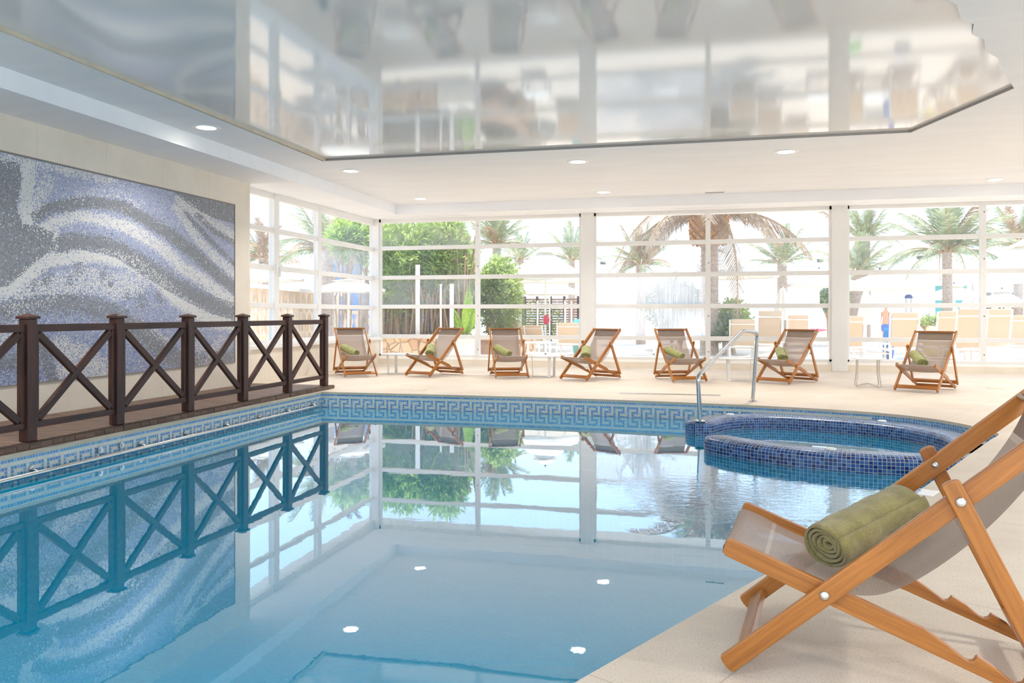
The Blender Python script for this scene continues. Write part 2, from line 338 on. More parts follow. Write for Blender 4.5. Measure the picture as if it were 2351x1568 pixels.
# ------------------------------------------------------------------ mesh helpers
class MB:
    def __init__(s): s.v = []; s.f = []; s.uv = []; s.mi = []; s.sm = []
    def add(s, vs, fs, uvs=None, mi=0, smooth=False):
        b = len(s.v); s.v += [tuple(p) for p in vs]
        for i, f in enumerate(fs):
            s.f.append([b + k for k in f]); s.mi.append(mi); s.sm.append(smooth)
            if uvs: s.uv.append(uvs[i])
            else: s.uv.append([(vs[k][0], vs[k][1]) for k in f])
        return s
    def box(s, x0, y0, z0, x1, y1, z1, mi=0):
        return s.beam(Vector(((x0 + x1) / 2, (y0 + y1) / 2, z0)), Vector(((x0 + x1) / 2, (y0 + y1) / 2, z1)), abs(x1 - x0), abs(y1 - y0), Vector((0, 1, 0)), mi)
    def beam(s, p, q, w, h, up=Vector((0, 0, 1)), mi=0):
        p = Vector(p); q = Vector(q); d = (q - p); L = d.length; d.normalize()
        sd = d.cross(Vector(up)).normalized(); u = sd.cross(d).normalized()
        c = [p + sd * (a * w / 2) + u * (b * h / 2) for a, b in ((-1, -1), (1, -1), (1, 1), (-1, 1))]
        e = [k + d * L for k in c]; vs = c + e
        o = random.uniform(0, 9); o2 = random.uniform(0, 3)
        fs = [(0, 1, 5, 4), (1, 2, 6, 5), (2, 3, 7, 6), (3, 0, 4, 7), (3, 2, 1, 0), (4, 5, 6, 7)]
        uv = []; off = 0
        for i, ww in enumerate((w, h, w, h)):
            uv.append([(o, o2 + off), (o, o2 + off + ww), (o + L, o2 + off + ww), (o + L, o2 + off)]); off += ww
        uv.append([(o, o2), (o + h, o2), (o + h, o2 + w), (o, o2 + w)]); uv.append([(o, o2), (o + w, o2), (o + w, o2 + h), (o, o2 + h)])
        return s.add(vs, fs, uv, mi)
    def tube(s, pts, r, n=12, closed=False, caps=True, mi=0, radii=None):
        P = [Vector(p) for p in pts]; m = len(P); rings = []; prev = None; L = 0; us = [0]
        for i in range(1, m): L += (P[i] - P[i - 1]).length; us.append(L)
        for i in range(m):
            if closed: d = (P[(i + 1) % m] - P[i - 1])
            else: d = (P[min(i + 1, m - 1)] - P[max(i - 1, 0)])
            d.normalize()
            a = prev if prev is not None else (Vector((0, 0, 1)) if abs(d.z) < .9 else Vector((1, 0, 0)))
            x = (a - d * a.dot(d)).normalized(); y = d.cross(x); prev = x
            rr = radii[i] if radii else r
            rings.append([P[i] + x * (cos(2 * pi * k / n) * rr) + y * (sin(2 * pi * k / n) * rr) for k in range(n)])
        vs = [v for g in rings for v in g]; fs = []; uv = []
        cnt = m if closed else m - 1
        for i in range(cnt):
            j = (i + 1) % m; ua = us[i]; ub = us[j] if j else L + .1
            for k in range(n):
                k2 = (k + 1) % n; fs.append((i * n + k, i * n + k2, j * n + k2, j * n + k))
                va = k * 2 * pi * r / n; vb = (k + 1) * 2 * pi * r / n
                uv.append([(ua, va), (ua, vb), (ub, vb), (ub, va)])
        s.add(vs, fs, uv, mi, True)
        if caps and not closed:
            s.add(rings[0], [tuple(range(n))[::-1]], None, mi); s.add(rings[-1], [tuple(range(n))], None, mi)
        return s
    def prism(s, poly, x0, x1, mi=0):
        """outline in the (y,z) plane pushed through x"""
        n = len(poly); o = random.uniform(0, 5)
        vs = [(x0, a, b) for a, b in poly] + [(x1, a, b) for a, b in poly]
        d = Vector((poly[-1][0] - poly[0][0], poly[-1][1] - poly[0][1]))
        # grain runs along the longest side
        best = max(range(n), key=lambda i: (poly[(i + 1) % n][0] - poly[i][0]) ** 2 + (poly[(i + 1) % n][1] - poly[i][1]) ** 2)
        dx = poly[(best + 1) % n][0] - poly[best][0]; dz = poly[(best + 1) % n][1] - poly[best][1]; l = math.hypot(dx, dz); dx /= l; dz /= l
        U = lambda p: (o + p[1] * dx + p[2] * dz, -p[1] * dz + p[2] * dx + p[0])
        fs = [tuple(range(n)), tuple(range(n, 2 * n))[::-1]] + [(i, i + n, (i + 1) % n + n, (i + 1) % n) for i in range(n)]
        return s.add(vs, fs, [[U(vs[k]) for k in f] for f in fs], mi)
    def lathe(s, prof, n=24, c=(0, 0, 0), mi=0, smooth=True):
        vs = []; fs = []
        for r, z in prof:
            for k in range(n): vs.append((c[0] + r * cos(2 * pi * k / n), c[1] + r * sin(2 * pi * k / n), c[2] + z))
        for i in range(len(prof) - 1):
            for k in range(n): k2 = (k + 1) % n; fs.append((i * n + k, i * n + k2, (i + 1) * n + k2, (i + 1) * n + k))
        fs.append(tuple(range(n))[::-1]); fs.append(tuple(range((len(prof) - 1) * n, len(prof) * n)))
        return s.add(vs, fs, None, mi, smooth)
    def quad(s, a, b, c, d, uv=None, mi=0, smooth=False):
        return s.add([a, b, c, d], [(0, 1, 2, 3)], [uv] if uv else None, mi, smooth)
    def build(s, name, mat, parent=None, bevel=0, solid=0, sub=0, origin=None, keep=False):
        me = bpy.data.meshes.new(name)
        V = s.v; loc = Vector((0, 0, 0))
        if parent is None and not keep:
            xs = [v[0] for v in V]; ys = [v[1] for v in V]; zs = [v[2] for v in V]
            loc = Vector(origin) if origin is not None else Vector(((min(xs) + max(xs)) / 2, (min(ys) + max(ys)) / 2, min(zs)))
            V = [(v[0] - loc.x, v[1] - loc.y, v[2] - loc.z) for v in V]
        me.from_pydata(V, [], s.f)
        ul = me.uv_layers.new(name='UVMap'); flat = [c for f in s.uv for p in f for c in p[:2]]
        ul.data.foreach_set('uv', flat)
        for m in (mat if isinstance(mat, (list, tuple)) else [mat]): me.materials.append(m)
        me.polygons.foreach_set('material_index', s.mi); me.polygons.foreach_set('use_smooth', s.sm)
        me.update()
        o = bpy.data.objects.new(name, me); COL.objects.link(o); o.location = loc
        if parent is not None: o.parent = parent
        if bevel:
            b = o.modifiers.new('edge', 'BEVEL'); b.width = bevel; b.segments = 2; b.limit_method = 'ANGLE'; b.angle_limit = radians(40)
        if solid:
            b = o.modifiers.new('thickness', 'SOLIDIFY'); b.thickness = solid; b.offset = 0
        if sub:
            b = o.modifiers.new('smooth', 'SUBSURF'); b.levels = sub; b.render_levels = sub
        return o

def thing(name, label, cat, loc=(0, 0, 0), rotz=0, group=None):
    o = bpy.data.objects.new(name, None); COL.objects.link(o); o.location = loc; o.rotation_euler = (0, 0, rotz)
    o.empty_display_size = .2
    return tag(o, label, cat, group)
def tag(o, label, cat, group=None, kind=None):
    o['label'] = label; o['category'] = cat
    if group: o['group'] = group
    if kind: o['kind'] = kind
    return o
def struct(o, label=None, cat=None):
    o['kind'] = 'structure'
    if label: o['label'] = label
    if cat: o['category'] = cat
    return o
def dup(root, loc, rotz, label, group=None, scale=None):
    def cp(o, par):
        c = o.copy(); COL.objects.link(c); c.parent = par
        for ch in o.children: cp(ch, c)
        return c
    r = cp(root, None); r.location = loc; r.rotation_euler = (0, 0, rotz)
    if scale: r.scale = scale
    r['label'] = label
    if group: r['group'] = group
    return r

# ================================================================== THE ROOM
XW, YB = -7.0, 17.0            # left wall, window wall
XG = -7.38                     # glazing line of the short window run on the left
ZC, ZS = 3.42, 3.225           # ceiling, dropped soffit edge
ZWAT = -.227
LX, LY = -6.28, 15.62          # inner corner of the soffit
# pool outline (clockwise from the near left corner, seen from above)
POOL = [(-5.47, .4), (-5.47, 10.72), (-3.7, 10.74), (-2.4, 10.73)]
back = [(-1.25, 10.66), (-.1, 10.53), (.5, 10.44), (.95, 10.34), (1.45, 10.20), (1.89, 10.02), (2.22, 9.79), (2.46, 9.5), (2.60, 9.22), (2.68, 8.95), (2.735, 8.68), (2.73, 8.48), (2.66, 8.32), (2.55, 8.12)]
diag = [(2.279, 7.56), (1.431, 5.81), (.928, 4.85), (.228, 3.62), (-.18, 2.86), (-.393, 2.46), (-1.5, .4)]
POOL += back + diag

def ring_fill(outer, inner, z, up=True):
    bm = bmesh.new()
    def loop(pts):
        vs = [bm.verts.new((x, y, z)) for x, y in pts]
        return [bm.edges.new((vs[i], vs[(i + 1) % len(vs)])) for i in range(len(vs))]
    ed = loop(outer)
    for i in ([inner] if inner and not isinstance(inner[0], list) else (inner or [])): ed += loop(i)
    bmesh.ops.triangle_fill(bm, use_beauty=True, use_dissolve=False, edges=ed, normal=(0, 0, 1 if up else -1))
    bm.normal_update()
    m = MB(); bm.verts.ensure_lookup_table()
    for f in bm.faces:
        vs = [v.co.copy() for v in f.verts]
        if (f.normal.z > 0) != up: vs = vs[::-1]
        m.add(vs, [tuple(range(len(vs)))])
    bm.free(); return m

FLO = [(-7.7, -5), (-7.7, YB + .25), (12, YB + .25), (12, -5)]
fm = ring_fill(FLO, POOL, 0)
n = len(POOL)
for i in range(n):     # the stone edge drops 3 cm, then the tiled wall starts 1.5 cm further back
    a, b = POOL[i], POOL[(i + 1) % n]
    fm.add([(a[0], a[1], 0), (b[0], b[1], 0), (b[0], b[1], -.032), (a[0], a[1], -.032)], [(0, 1, 2, 3)], None, 1)
floor = struct(fm.build('floor', [M['floor'], M['coping']], keep=True), 'sand-coloured stone paving around the indoor pool', 'floor')

# pool basin: mosaic walls with a meander band, tiled bottom
T = .0305
pb = MB()
KEY = ['xxxxx.', 'x...x.', 'x.xxx.', 'x.x...', 'x.xxxx']          # one repeat of the meander, top row first
u = 0.0
def off(i):        # pool wall line set back under the stone edge
    p = Vector(POOL[i % n]); a = (p - Vector(POOL[i - 1])).normalized(); b = (Vector(POOL[(i + 1) % n]) - p).normalized()
    nn = Vector((-(a + b).y, (a + b).x)).normalized() if (a + b).length > .1 else Vector((0, 0))
    return p + nn * .018
W2 = [off(i) for i in range(n)]
for i in range(n):
    a, b = W2[i], W2[(i + 1) % n]; L = (b - a).length; k = max(1, round(L / T))
    plainwall = (i >= 9)
    for j in range(k):
        p = a + (b - a) * (j / k); q = a + (b - a) * ((j + 1) / k); c = int(round(u / T)) % 6
        for r in range(8):
            z1 = -.03 - r * T; z0 = z1 - T
            if plainwall: blue = True
            elif r == 0: blue = True
            elif r == 1: blue = False
            elif r <= 6: blue = KEY[r - 2][c] == 'x'
            else: blue = False
            uu = u
            pb.add([(p.x, p.y, z0), (q.x, q.y, z0), (q.x, q.y, z1), (p.x, p.y, z1)], [(0, 3, 2, 1)],
                   [[(uu, -(r + 1) * T), (uu, -r * T), (uu + T, -r * T), (uu + T, -(r + 1) * T)]], 0 if blue else 1)
        u += T
    pb.add([(a.x, a.y, -1.35), (b.x, b.y, -1.35), (b.x, b.y, -.274), (a.x, a.y, -.274)], [(0, 3, 2, 1)],
           [[(0, -1.35), (0, -.274), (L, -.274), (L, -1.35)]], 2)
bt = ring_fill([(p.x, p.y) for p in W2], None, -1.35)
pb.add(bt.v, bt.f, bt.uv, 2)
struct(pb.build('pool_basin', [M['tile_blue'], M['tile_cream'], M['tile_pool']], keep=True), 'tiled swimming pool with a light blue meander band', 'pool')
wm = ring_fill([(p.x, p.y) for p in W2], None, ZWAT)
struct(wm.build('pool_water', M['water'], keep=True), 'clear still blue pool water mirroring the windows', 'water')

# steps under water below the handrail
sc = Vector((.35, 10.9))
st_def = []
for (px_, py_, z) in ((1344, 958, -.30), (1284, 962, -.35), (1223, 967, -.40), (1153, 974, -.45)):
    p = on_z(px_, py_, z); st_def.append(((Vector((p.x, p.y)) - sc).length, z))
sm = MB()
for r, z in st_def:
    N = 40; prev = None
    for k in range(N + 1):
        a = radians(190) + radians(120) * k / N
        p = Vector((sc.x + r * cos(a), min(10.7, sc.y + r * sin(a))))
        if prev is not None:
            sm.add([(prev.x, prev.y, -1.3), (p.x, p.y, -1.3), (p.x, p.y, z), (prev.x, prev.y, z)], [(0, 1, 2, 3)], [[(k * .05, -1.3), (k * .05 + .05, -1.3), (k * .05 + .05, z), (k * .05, z)]], 0)
            c1 = prev + (sc - prev) * (.05 / r); c2 = p + (sc - p) * (.05 / r)
            sm.add([(prev.x, prev.y, z), (p.x, p.y, z), (c2.x, c2.y, z), (c1.x, c1.y, z)], [(0, 1, 2, 3)], None, 1)
            sm.add([(c1.x, c1.y, z), (c2.x, c2.y, z), (sc.x, sc.y, z)], [(0, 1, 2)], None, 0)
        prev = p
tag(sm.build('underwater_steps', [M['tile_pool'], M['tile_cream']], keep=True), 'curved steps under water with pale edges, beside the whirlpool', 'steps', kind='structure')

# ceiling: plaster with a recessed glossy panel that follows the pool
PANEL = [(-5.47, .4), (-5.53, 10.86), (2.51, 10.88), (3.03, 8.99), (2.80, 8.50), (2.66, 8.26), (2.55, 7.92), (2.36, 7.66), (2.25, 7.33), (2.11, 7.17), (2.05, 6.92), (1.92, 6.78), (1.80, 6.46), (1.66, 6.28), (1.2, 5.3), (-1.3, .4)]
CE = [(LX, -1.5), (LX, LY), (12, LY), (12, -1.5)]
cm = ring_fill(CE, PANEL, ZC, up=False)
RZ = .034
for i in range(len(PANEL)):
    a, b = PANEL[i], PANEL[(i + 1) % len(PANEL)]
    cm.add([(a[0], a[1], ZC), (b[0], b[1], ZC), (b[0], b[1], ZC + RZ), (a[0], a[1], ZC + RZ)], [(0, 1, 2, 3)], None, 1)
# step down to the soffit
def so(x, y): return ZS
cm.add([(LX, -1.5, ZC), (LX, LY, ZC), (LX, LY, ZS), (LX, -1.5, ZS)], [(0, 1, 2, 3)], None, 2)
cm.add([(LX, LY, ZC), (12, LY, ZC), (12, LY, ZS), (LX, LY, ZS)], [(0, 1, 2, 3)], None, 2)
cm.add([(LX, -1.5, ZS), (LX, 11.3, ZS), (XW, 11.3, 3.206), (XW, -1.5, 3.206)], [(3, 2, 1, 0)], None, 2)
cm.add([(LX, 11.3, ZS), (LX, LY, ZS), (XG - .2, YB + .15, 3.31), (XG - .2, 11.3, 3.25)], [(3, 2, 1, 0)], None, 2)
cm.add([(LX, LY, ZS), (12, LY, ZS), (12, YB + .15, 3.31), (XG - .2, YB + .15, 3.31)], [(0, 3, 2, 1)], None, 2)
# roof slab above, with an unseen eave added to shorten the sun strip indoors
cm.box(-7.9, -1.5, 3.55, 12, YB + .95, 3.8, 2)
cm.box(-7.9, YB + .12, 3.32, 12, YB + .95, 3.55, 2)
cm.box(-7.9, 11.3, 3.30, -7.4, YB + .12, 3.55, 2)
struct(cm.build('ceiling', [M['ceiling'], plain('shaded_recess_edge', srgb(158, 152, 146), .6), M['soffit']], keep=True), 'pale plaster ceiling with a dropped soffit along the windows', 'ceiling')  # recess sides painted grey to hold their shade
pm = ring_fill([(p[0] * 1.0, p[1]) for p in PANEL], None, ZC + RZ - .001, up=False)
struct(pm.build('ceiling_panel', M['panel'], keep=True), 'glossy white ceiling panel above the pool', 'ceiling panel')
# added pale strip: light on the recess's left side put into colour
e = MB(); e.box(-5.50, .4, ZC - .002, -5.475, 10.84, ZC + .045)
struct(e.build('trim_1', M['coping'], keep=True))

# left wall
wl = MB(); wl.box(-7.8, -5, 0, XW, 11.28, 3.3)
struct(wl.build('wall_left', M['limestone'], keep=True), 'cream limestone wall behind the railing', 'wall')
wl = MB(); wl.box(-7.6, 11.28, 0, -7.22, YB, .56)
struct(wl.build('wall_window_left', M['limestone'], keep=True), 'low cream wall under the short window run', 'wall')
wl = MB(); wl.box(-7.6, 11.28, .56, -7.17, YB, .62)
struct(wl.build('trim_2', M['frame_white'], keep=True))
# plinth and sill under the long window run
wl = MB(); wl.box(-7.22, YB - .1, 0, 12, YB + .2, .135)
struct(wl.build('wall_window_back', M['limestone'], keep=True), 'low cream stone plinth under the long windows', 'wall')
wl = MB(); wl.box(-7.22, YB - .06, .135, 12, YB + .2, .19)
struct(wl.build('trim_3', M['frame_white'], keep=True))
# windows on the long wall
BARS = [.635, 1.309, 1.968, 2.637]
verts_post = [(-2.57, -2.305), (2.466, 2.748), (7.55, 7.83)]
def window_back(idx, x0, x1, xm, hazy=()):
    r = bpy.data.objects.new('window_%d' % idx, None); COL.objects.link(r); r.location = ((x0 + x1) / 2, YB, .19); struct(r)
    ox, oz = (x0 + x1) / 2, .19
    fr = MB()
    zb, zt = .19, 3.36
    def bx(a, b, c, d, y0=-.045, y1=.045): fr.box(a - ox, y0, b - oz, c - ox, y1, d - oz)
    bx(x0, zb, x0 + .05, zt); bx(x1 - .05, zb, x1, zt); bx(x0, zb, x1, zb + .05); bx(x0, 3.225, x1, zt)
    if xm is not None: bx(xm - .05, zb, xm + .05, zt, -.05, .05)
    for z in BARS: bx(x0, z - .045, x1, z + .045, -.04, .04)
    fr.build('window_frame', M['frame_white'], r, bevel=.006)
    cols = [(x0, xm), (xm, x1)] if xm is not None else [(x0, x1)]
    zz = [zb + .05] + BARS + [3.225]
    for ci, (a, b) in enumerate(cols):
        for ri in range(5):
            z0 = zz[ri] + (.045 if ri else 0); z1 = zz[ri + 1] - (.045 if ri < 4 else 0)
            g = MB(); a2 = a + .05; b2 = b - .05
            g.quad((a2 - ox, 0, z0 - oz), (b2 - ox, 0, z0 - oz), (b2 - ox, 0, z1 - oz), (a2 - ox, 0, z1 - oz))
            k = dict(hazy).get((ci, ri)) if hazy else None
            g.build('pane', M[k] if k else M['glass'], r)
    if xm is not None:
        for z in (.36, 1.1, 2.2, 3.1):
            s = MB(); s.tube([(xm - ox + .012, -.053, z - oz), (xm - ox + .012, -.049, z - oz)], .012, 10); s.build('screw', M['dark_metal'], r)
window_back(1, -7.23, -2.57, -4.895, [((0, 2), 'glass_hazy'), ((0, 4), 'glass_hazy')])
window_back(2, -2.305, 2.466, .066, [((0, 2), 'glass_streak'), ((0, 1), 'glass_streak')])
window_back(3, 2.748, 7.55, 5.19, [((1, 0), 'glass_hazy'), ((1, 2), 'glass_hazy')])
window_back(4, 7.83, 11.9, None)
for i, (a, b) in enumerate(verts_post[:3]):
    p = MB(); p.box(a - .006, YB - .12, 0, b + .006, YB + .1, 3.36); struct(p.build('pillar', M['frame_white'], bevel=.006), 'white pillar between two long windows', 'pillar')
p = MB(); p.box(-7.45, YB - .085, 0, -7.222, YB + .15, 3.32); struct(p.build('pillar_corner', M['frame_white'], bevel=.006), 'white corner pillar of the glazed hall', 'pillar')
# unseen right end of the hall, glazed to bring in more daylight
r = bpy.data.objects.new('window_6', None); COL.objects.link(r); r.location = (12, 6, 0); struct(r)
fr = MB()
for y in (-7.4, -4.7, -2.0, .7, 3.4, 6.1, 8.8, 11.0): fr.box(-.06, y - .06, 0, .06, y + .06, 3.3)
for z in (.1, 1.3, 2.6, 3.25): fr.box(-.05, -7.4, z - .05, .05, 11, z + .05)
fr.build('window_frame', M['frame_white'], r)
g = MB(); g.quad((0, -7.4, .1), (0, 11, .1), (0, 11, 3.25), (0, -7.4, 3.25)); g.build('pane', M['glass'], r)
# short window run on the left
r = bpy.data.objects.new('window_5', None); COL.objects.link(r); r.location = (XG, 14, .62); struct(r)
fr = MB(); ys = [11.28, 12.65, 14.28, YB]; zs = [1.29, 1.95, 2.61]
def lb(y0, z0, y1, z1, t=.052): fr.box(-t, y0 - 14, z0 - .62, t, y1 - 14, z1 - .62)
for y in ys: lb(y - .07, .62, y + .07, 3.3)
lb(12.57, .62, 12.74, 3.3, .06)
for z in zs: lb(11.28, z - .045, YB, z + .045, .04)
lb(11.28, .62, YB, .69, .045); lb(11.28, 3.15, YB, 3.31, .046)
fr.build('window_frame', M['frame_white'], r, bevel=.006)
for i in range(3):
    for a, b in zip([.69] + [z + .045 for z in zs], [z - .045 for z in zs] + [3.15]):
        g = MB(); g.quad((0, ys[i] + .07 - 14, a - .62), (0, ys[i + 1] - .07 - 14, a - .62), (0, ys[i + 1] - .07 - 14, b - .62), (0, ys[i] + .07 - 14, b - .62))
        g.build('pane', M['glass_hazy'] if i == 2 and a < 2 else M['glass'], r)
h = MB(); h.box(.04, 12.60 - 14, 1.87 - .62, .09, 12.64 - 14, 2.03 - .62); h.box(.04, 12.70 - 14, 1.80 - .62, .10, 12.73 - 14, 1.98 - .62); h.build('handle', M['white_plastic'], r)

# ================================================================== MOSAIC PANEL ON THE LEFT WALL
import numpy as np
rng = np.random.default_rng(3)
MY0, MY1, MZ0, MZ1 = 5.5, 10.84, .41, 2.81
TS = .0135
ny = int((MY1 - MY0) / TS); nz = int((MZ1 - MZ0) / TS)
gy, gz = np.meshgrid(np.arange(ny), np.arange(nz))
offs = (gz % 2) * .5
cy = MY0 + (gy + .5 + offs) * TS; cz = MZ0 + (gz + .5) * TS
# drawing coordinates: wave picture laid out on the wall
dep = XW * FW[0] + cy * FW[1]
cxp = (1175.5 + (XW * RT[0] + cy * RT[1]) / dep * FPX) * 2.375
cyp = (HY - (cz - HC) / dep * FPX - 240) * 2.375
def dist_poly(pts):
    d = np.full(cxp.shape, 1e9)
    for (x0, y0), (x1, y1) in zip(pts[:-1], pts[1:]):
        vx, vy = x1 - x0, y1 - y0; L2 = vx * vx + vy * vy
        t_ = np.clip(((cxp - x0) * vx + (cyp - y0) * vy) / L2, 0, 1)
        d = np.minimum(d, np.hypot(cxp - x0 - t_ * vx, cyp - y0 - t_ * vy))
    return d
def inside(poly):
    c = np.zeros(cxp.shape, bool); j = len(poly) - 1
    for i in range(len(poly)):
        xi, yi = poly[i]; xj, yj = poly[j]
        c ^= ((yi > cyp) != (yj > cyp)) & (cxp < (xj - xi) * (cyp - yi) / (yj - yi + 1e-9) + xi); j = i
    return c
g_ = lambda pts, w: np.exp(-(dist_poly(pts) / w) ** 4)
sm_ = lambda pts, w: np.exp(-(dist_poly(pts) / w) ** 2)
grey = np.zeros(cxp.shape); white = np.zeros(cxp.shape) + .05
grey = np.maximum(grey, inside([(-700, 300), (60, 305), (105, 320), (115, 420), (88, 560), (120, 650), (200, 660), (290, 700), (290, 790), (180, 870), (60, 980), (-100, 1040), (-700, 1040)]) * .95)
grey = np.maximum(grey, g_([(200, 610), (260, 565), (350, 548), (500, 535), (620, 545), (700, 575), (780, 620), (850, 665), (930, 710), (1010, 775), (1090, 840), (1160, 905), (1220, 960), (1290, 1015)], 36))
grey = np.maximum(grey, g_([(320, 770), (420, 745), (560, 765), (660, 800), (760, 865), (860, 930), (950, 985), (1050, 1040), (1150, 1090), (1290, 1135)], 52))
grey = np.maximum(grey, inside([(935, 470), (1300, 545), (1300, 655), (1180, 625), (1100, 590), (1020, 540)]) * .95)
grey = np.maximum(grey, g_([(1010, 590), (1060, 650), (1130, 725), (1200, 795), (1290, 885)], 13) * .85)
grey = np.maximum(grey, g_([(1070, 600), (1150, 675), (1290, 765)], 17) * .85)
grey = np.maximum(grey, g_([(-600, 1160), (0, 1130), (200, 1090), (420, 1085), (600, 1130), (760, 1240), (900, 1350), (1000, 1410), (1290, 1395)], 60) * .9)
grey = np.maximum(grey, g_([(230, 1290), (250, 1400), (290, 1500)], 40) * .8)
grey = np.maximum(grey, g_([(-500, 1400), (0, 1420), (160, 1380)], 50) * .7)
for x, y, w in ((430, 890, 40), (380, 960, 35), (560, 930, 30), (600, 980, 24), (690, 1040, 24), (250, 950, 40), (180, 990, 30), (870, 1050, 30), (770, 1070, 40)):
    grey = np.maximum(grey, np.exp(-(((cxp - x) / w) ** 2 + ((cyp - y) / (w * 1.5)) ** 2)) * .7)
W_ = [([(-600, 250), (0, 300), (120, 290), (250, 310), (350, 340), (470, 370), (600, 390)], 45, .6), ([(150, 330), (150, 450), (140, 560), (150, 630)], 50, .85),
      ([(250, 420), (200, 520), (180, 600)], 45, .5),
      ([(220, 690), (300, 640), (420, 610), (560, 630), (700, 670), (800, 730), (900, 800), (1000, 895), (1100, 955), (1200, 1030), (1290, 1090)], 36, .75),
      ([(-600, 1080), (50, 1010), (180, 905), (260, 850), (400, 825), (560, 830), (680, 850), (780, 905), (870, 965), (960, 1060), (1060, 1130), (1150, 1180), (1290, 1200)], 42, .85),
      ([(300, 700), (290, 790), (250, 850)], 26, .7),
      ([(980, 520), (1060, 590), (1160, 655), (1290, 725)], 32, .7), ([(960, 560), (1080, 740), (1180, 840), (1290, 935)], 26, .6),
      ([(60, 1080), (300, 1000), (500, 950), (640, 1000), (740, 960)], 75, .5), ([(330, 1320), (430, 1360), (560, 1450), (350, 1450)], 60, .6),
      ([(1000, 1180), (1080, 1300), (1120, 1400), (1220, 1300)], 45, .35), ([(760, 1200), (910, 1300)], 28, .6), ([(400, 520), (520, 470), (640, 480), (760, 540)], 30, .25),
      ([(-600, 1300), (0, 1290), (60, 1240)], 60, .5)]
for pts, w, k in W_: white = np.maximum(white, g_(pts, w) * min(.95, k * 1.12))
white = np.where(grey > .5, white * .30, white)
rd = rng.random(cxp.shape); rd2 = rng.random(cxp.shape); sh = rng.normal(1, .05, cxp.shape)
pal = {k: np.array(srgb(*v)) for k, v in dict(lil=(178, 182, 206), lb=(166, 182, 210), gr=(150, 150, 154), dg=(128, 128, 133), wh=(232, 230, 226), bl=(122, 142, 190), tq=(148, 162, 172)).items()}
colr = np.zeros(cxp.shape + (3,)); colr[:] = pal['lil']
colr[(rd2 < .18)] = pal['lb']
low = np.clip((cyp - 900) / 600, 0, 1)
colr[rd2 > 1 - .07 - .25 * low] = pal['bl']
isg = rd < grey; colr[isg] = pal['gr']; colr[isg & (rd2 > .7)] = pal['dg']; colr[isg & (rd2 < .12)] = pal['tq']; grey = grey
isw = rng.random(cxp.shape) < white; colr[isw] = pal['wh']
colr *= sh[..., None]; colr = np.clip(colr, 0, 1)
gp = TS * .045
y0 = np.clip(cy - TS / 2 + gp, MY0, MY1); y1 = np.clip(cy + TS / 2 - gp, MY0, MY1); z0 = cz - TS / 2 + gp; z1 = cz + TS / 2 - gp
N = ny * nz; XM = .006
V = np.zeros((N, 4, 3)); V[..., 0] = XM
V[:, 0, 1] = y0.ravel(); V[:, 0, 2] = z0.ravel(); V[:, 1, 1] = y1.ravel(); V[:, 1, 2] = z0.ravel()
V[:, 2, 1] = y1.ravel(); V[:, 2, 2] = z1.ravel(); V[:, 3, 1] = y0.ravel(); V[:, 3, 2] = z1.ravel()
V[..., 1] -= (MY0 + MY1) / 2; V[..., 2] -= MZ0
me = bpy.data.meshes.new('tile_picture')
me.vertices.add(N * 4); me.vertices.foreach_set('co', V.ravel())
me.loops.add(N * 4); me.loops.foreach_set('vertex_index', np.arange(N * 4, dtype=np.int32))
me.polygons.add(N); me.polygons.foreach_set('loop_start', np.arange(0, N * 4, 4, dtype=np.int32)); me.polygons.foreach_set('loop_total', np.full(N, 4, dtype=np.int32))
at = me.attributes.new('tile_colour', 'FLOAT_COLOR', 'FACE')
at.data.foreach_set('color', np.concatenate([colr.reshape(N, 3), np.ones((N, 1))], 1).ravel())
me.materials.append(M['wall_mosaic']); me.update(calc_edges=True); me.validate()
mos = thing('mosaic_panel', 'large grey, lilac and white wave mosaic on the cream left wall', 'mosaic', (XW, (MY0 + MY1) / 2, MZ0))
o = bpy.data.objects.new('tile_picture', me); COL.objects.link(o); o.parent = mos
hy = (MY1 - MY0) / 2; hz = MZ1 - MZ0
b = MB(); b.box(0, -hy, 0, .004, hy, hz); b.build('grout_bed', plain('grey_grout', srgb(150, 150, 154), .9), mos)
b = MB(); b.box(0, hy, -.01, .014, hy + .012, hz + .012); b.box(0, -hy, hz, .014, hy, hz + .012); b.box(0, -hy, -.012, .010, hy, 0); b.build('shadow_line', plain('grey_shadow_line', srgb(150, 142, 134), .6), mos)  # grey strips stand in for the shadow line around the mosaic

# ================================================================== BOARDWALK AND RAILING
bw = MB(); y = 2.6
while y < 11.25:
    w_ = .118; x1 = -5.535 + random.uniform(-.006, .006)
    bw.beam((-6.985, y + w_ / 2, .027), (x1, y + w_ / 2, .027), w_, .044)
    # grooves read as fine ribs on each board end
    for k in range(9): bw.beam((x1 - .001, y + .012 + k * .0118, .051), (x1 - .09, y + .012 + k * .0118, .051), .006, .004)
    y += w_ + .006
dk = bw.build('boardwalk', M['deck_wood'], bevel=.003)
tag(dk, 'weathered brown wooden boardwalk along the pool edge below the mosaic wall', 'boardwalk')

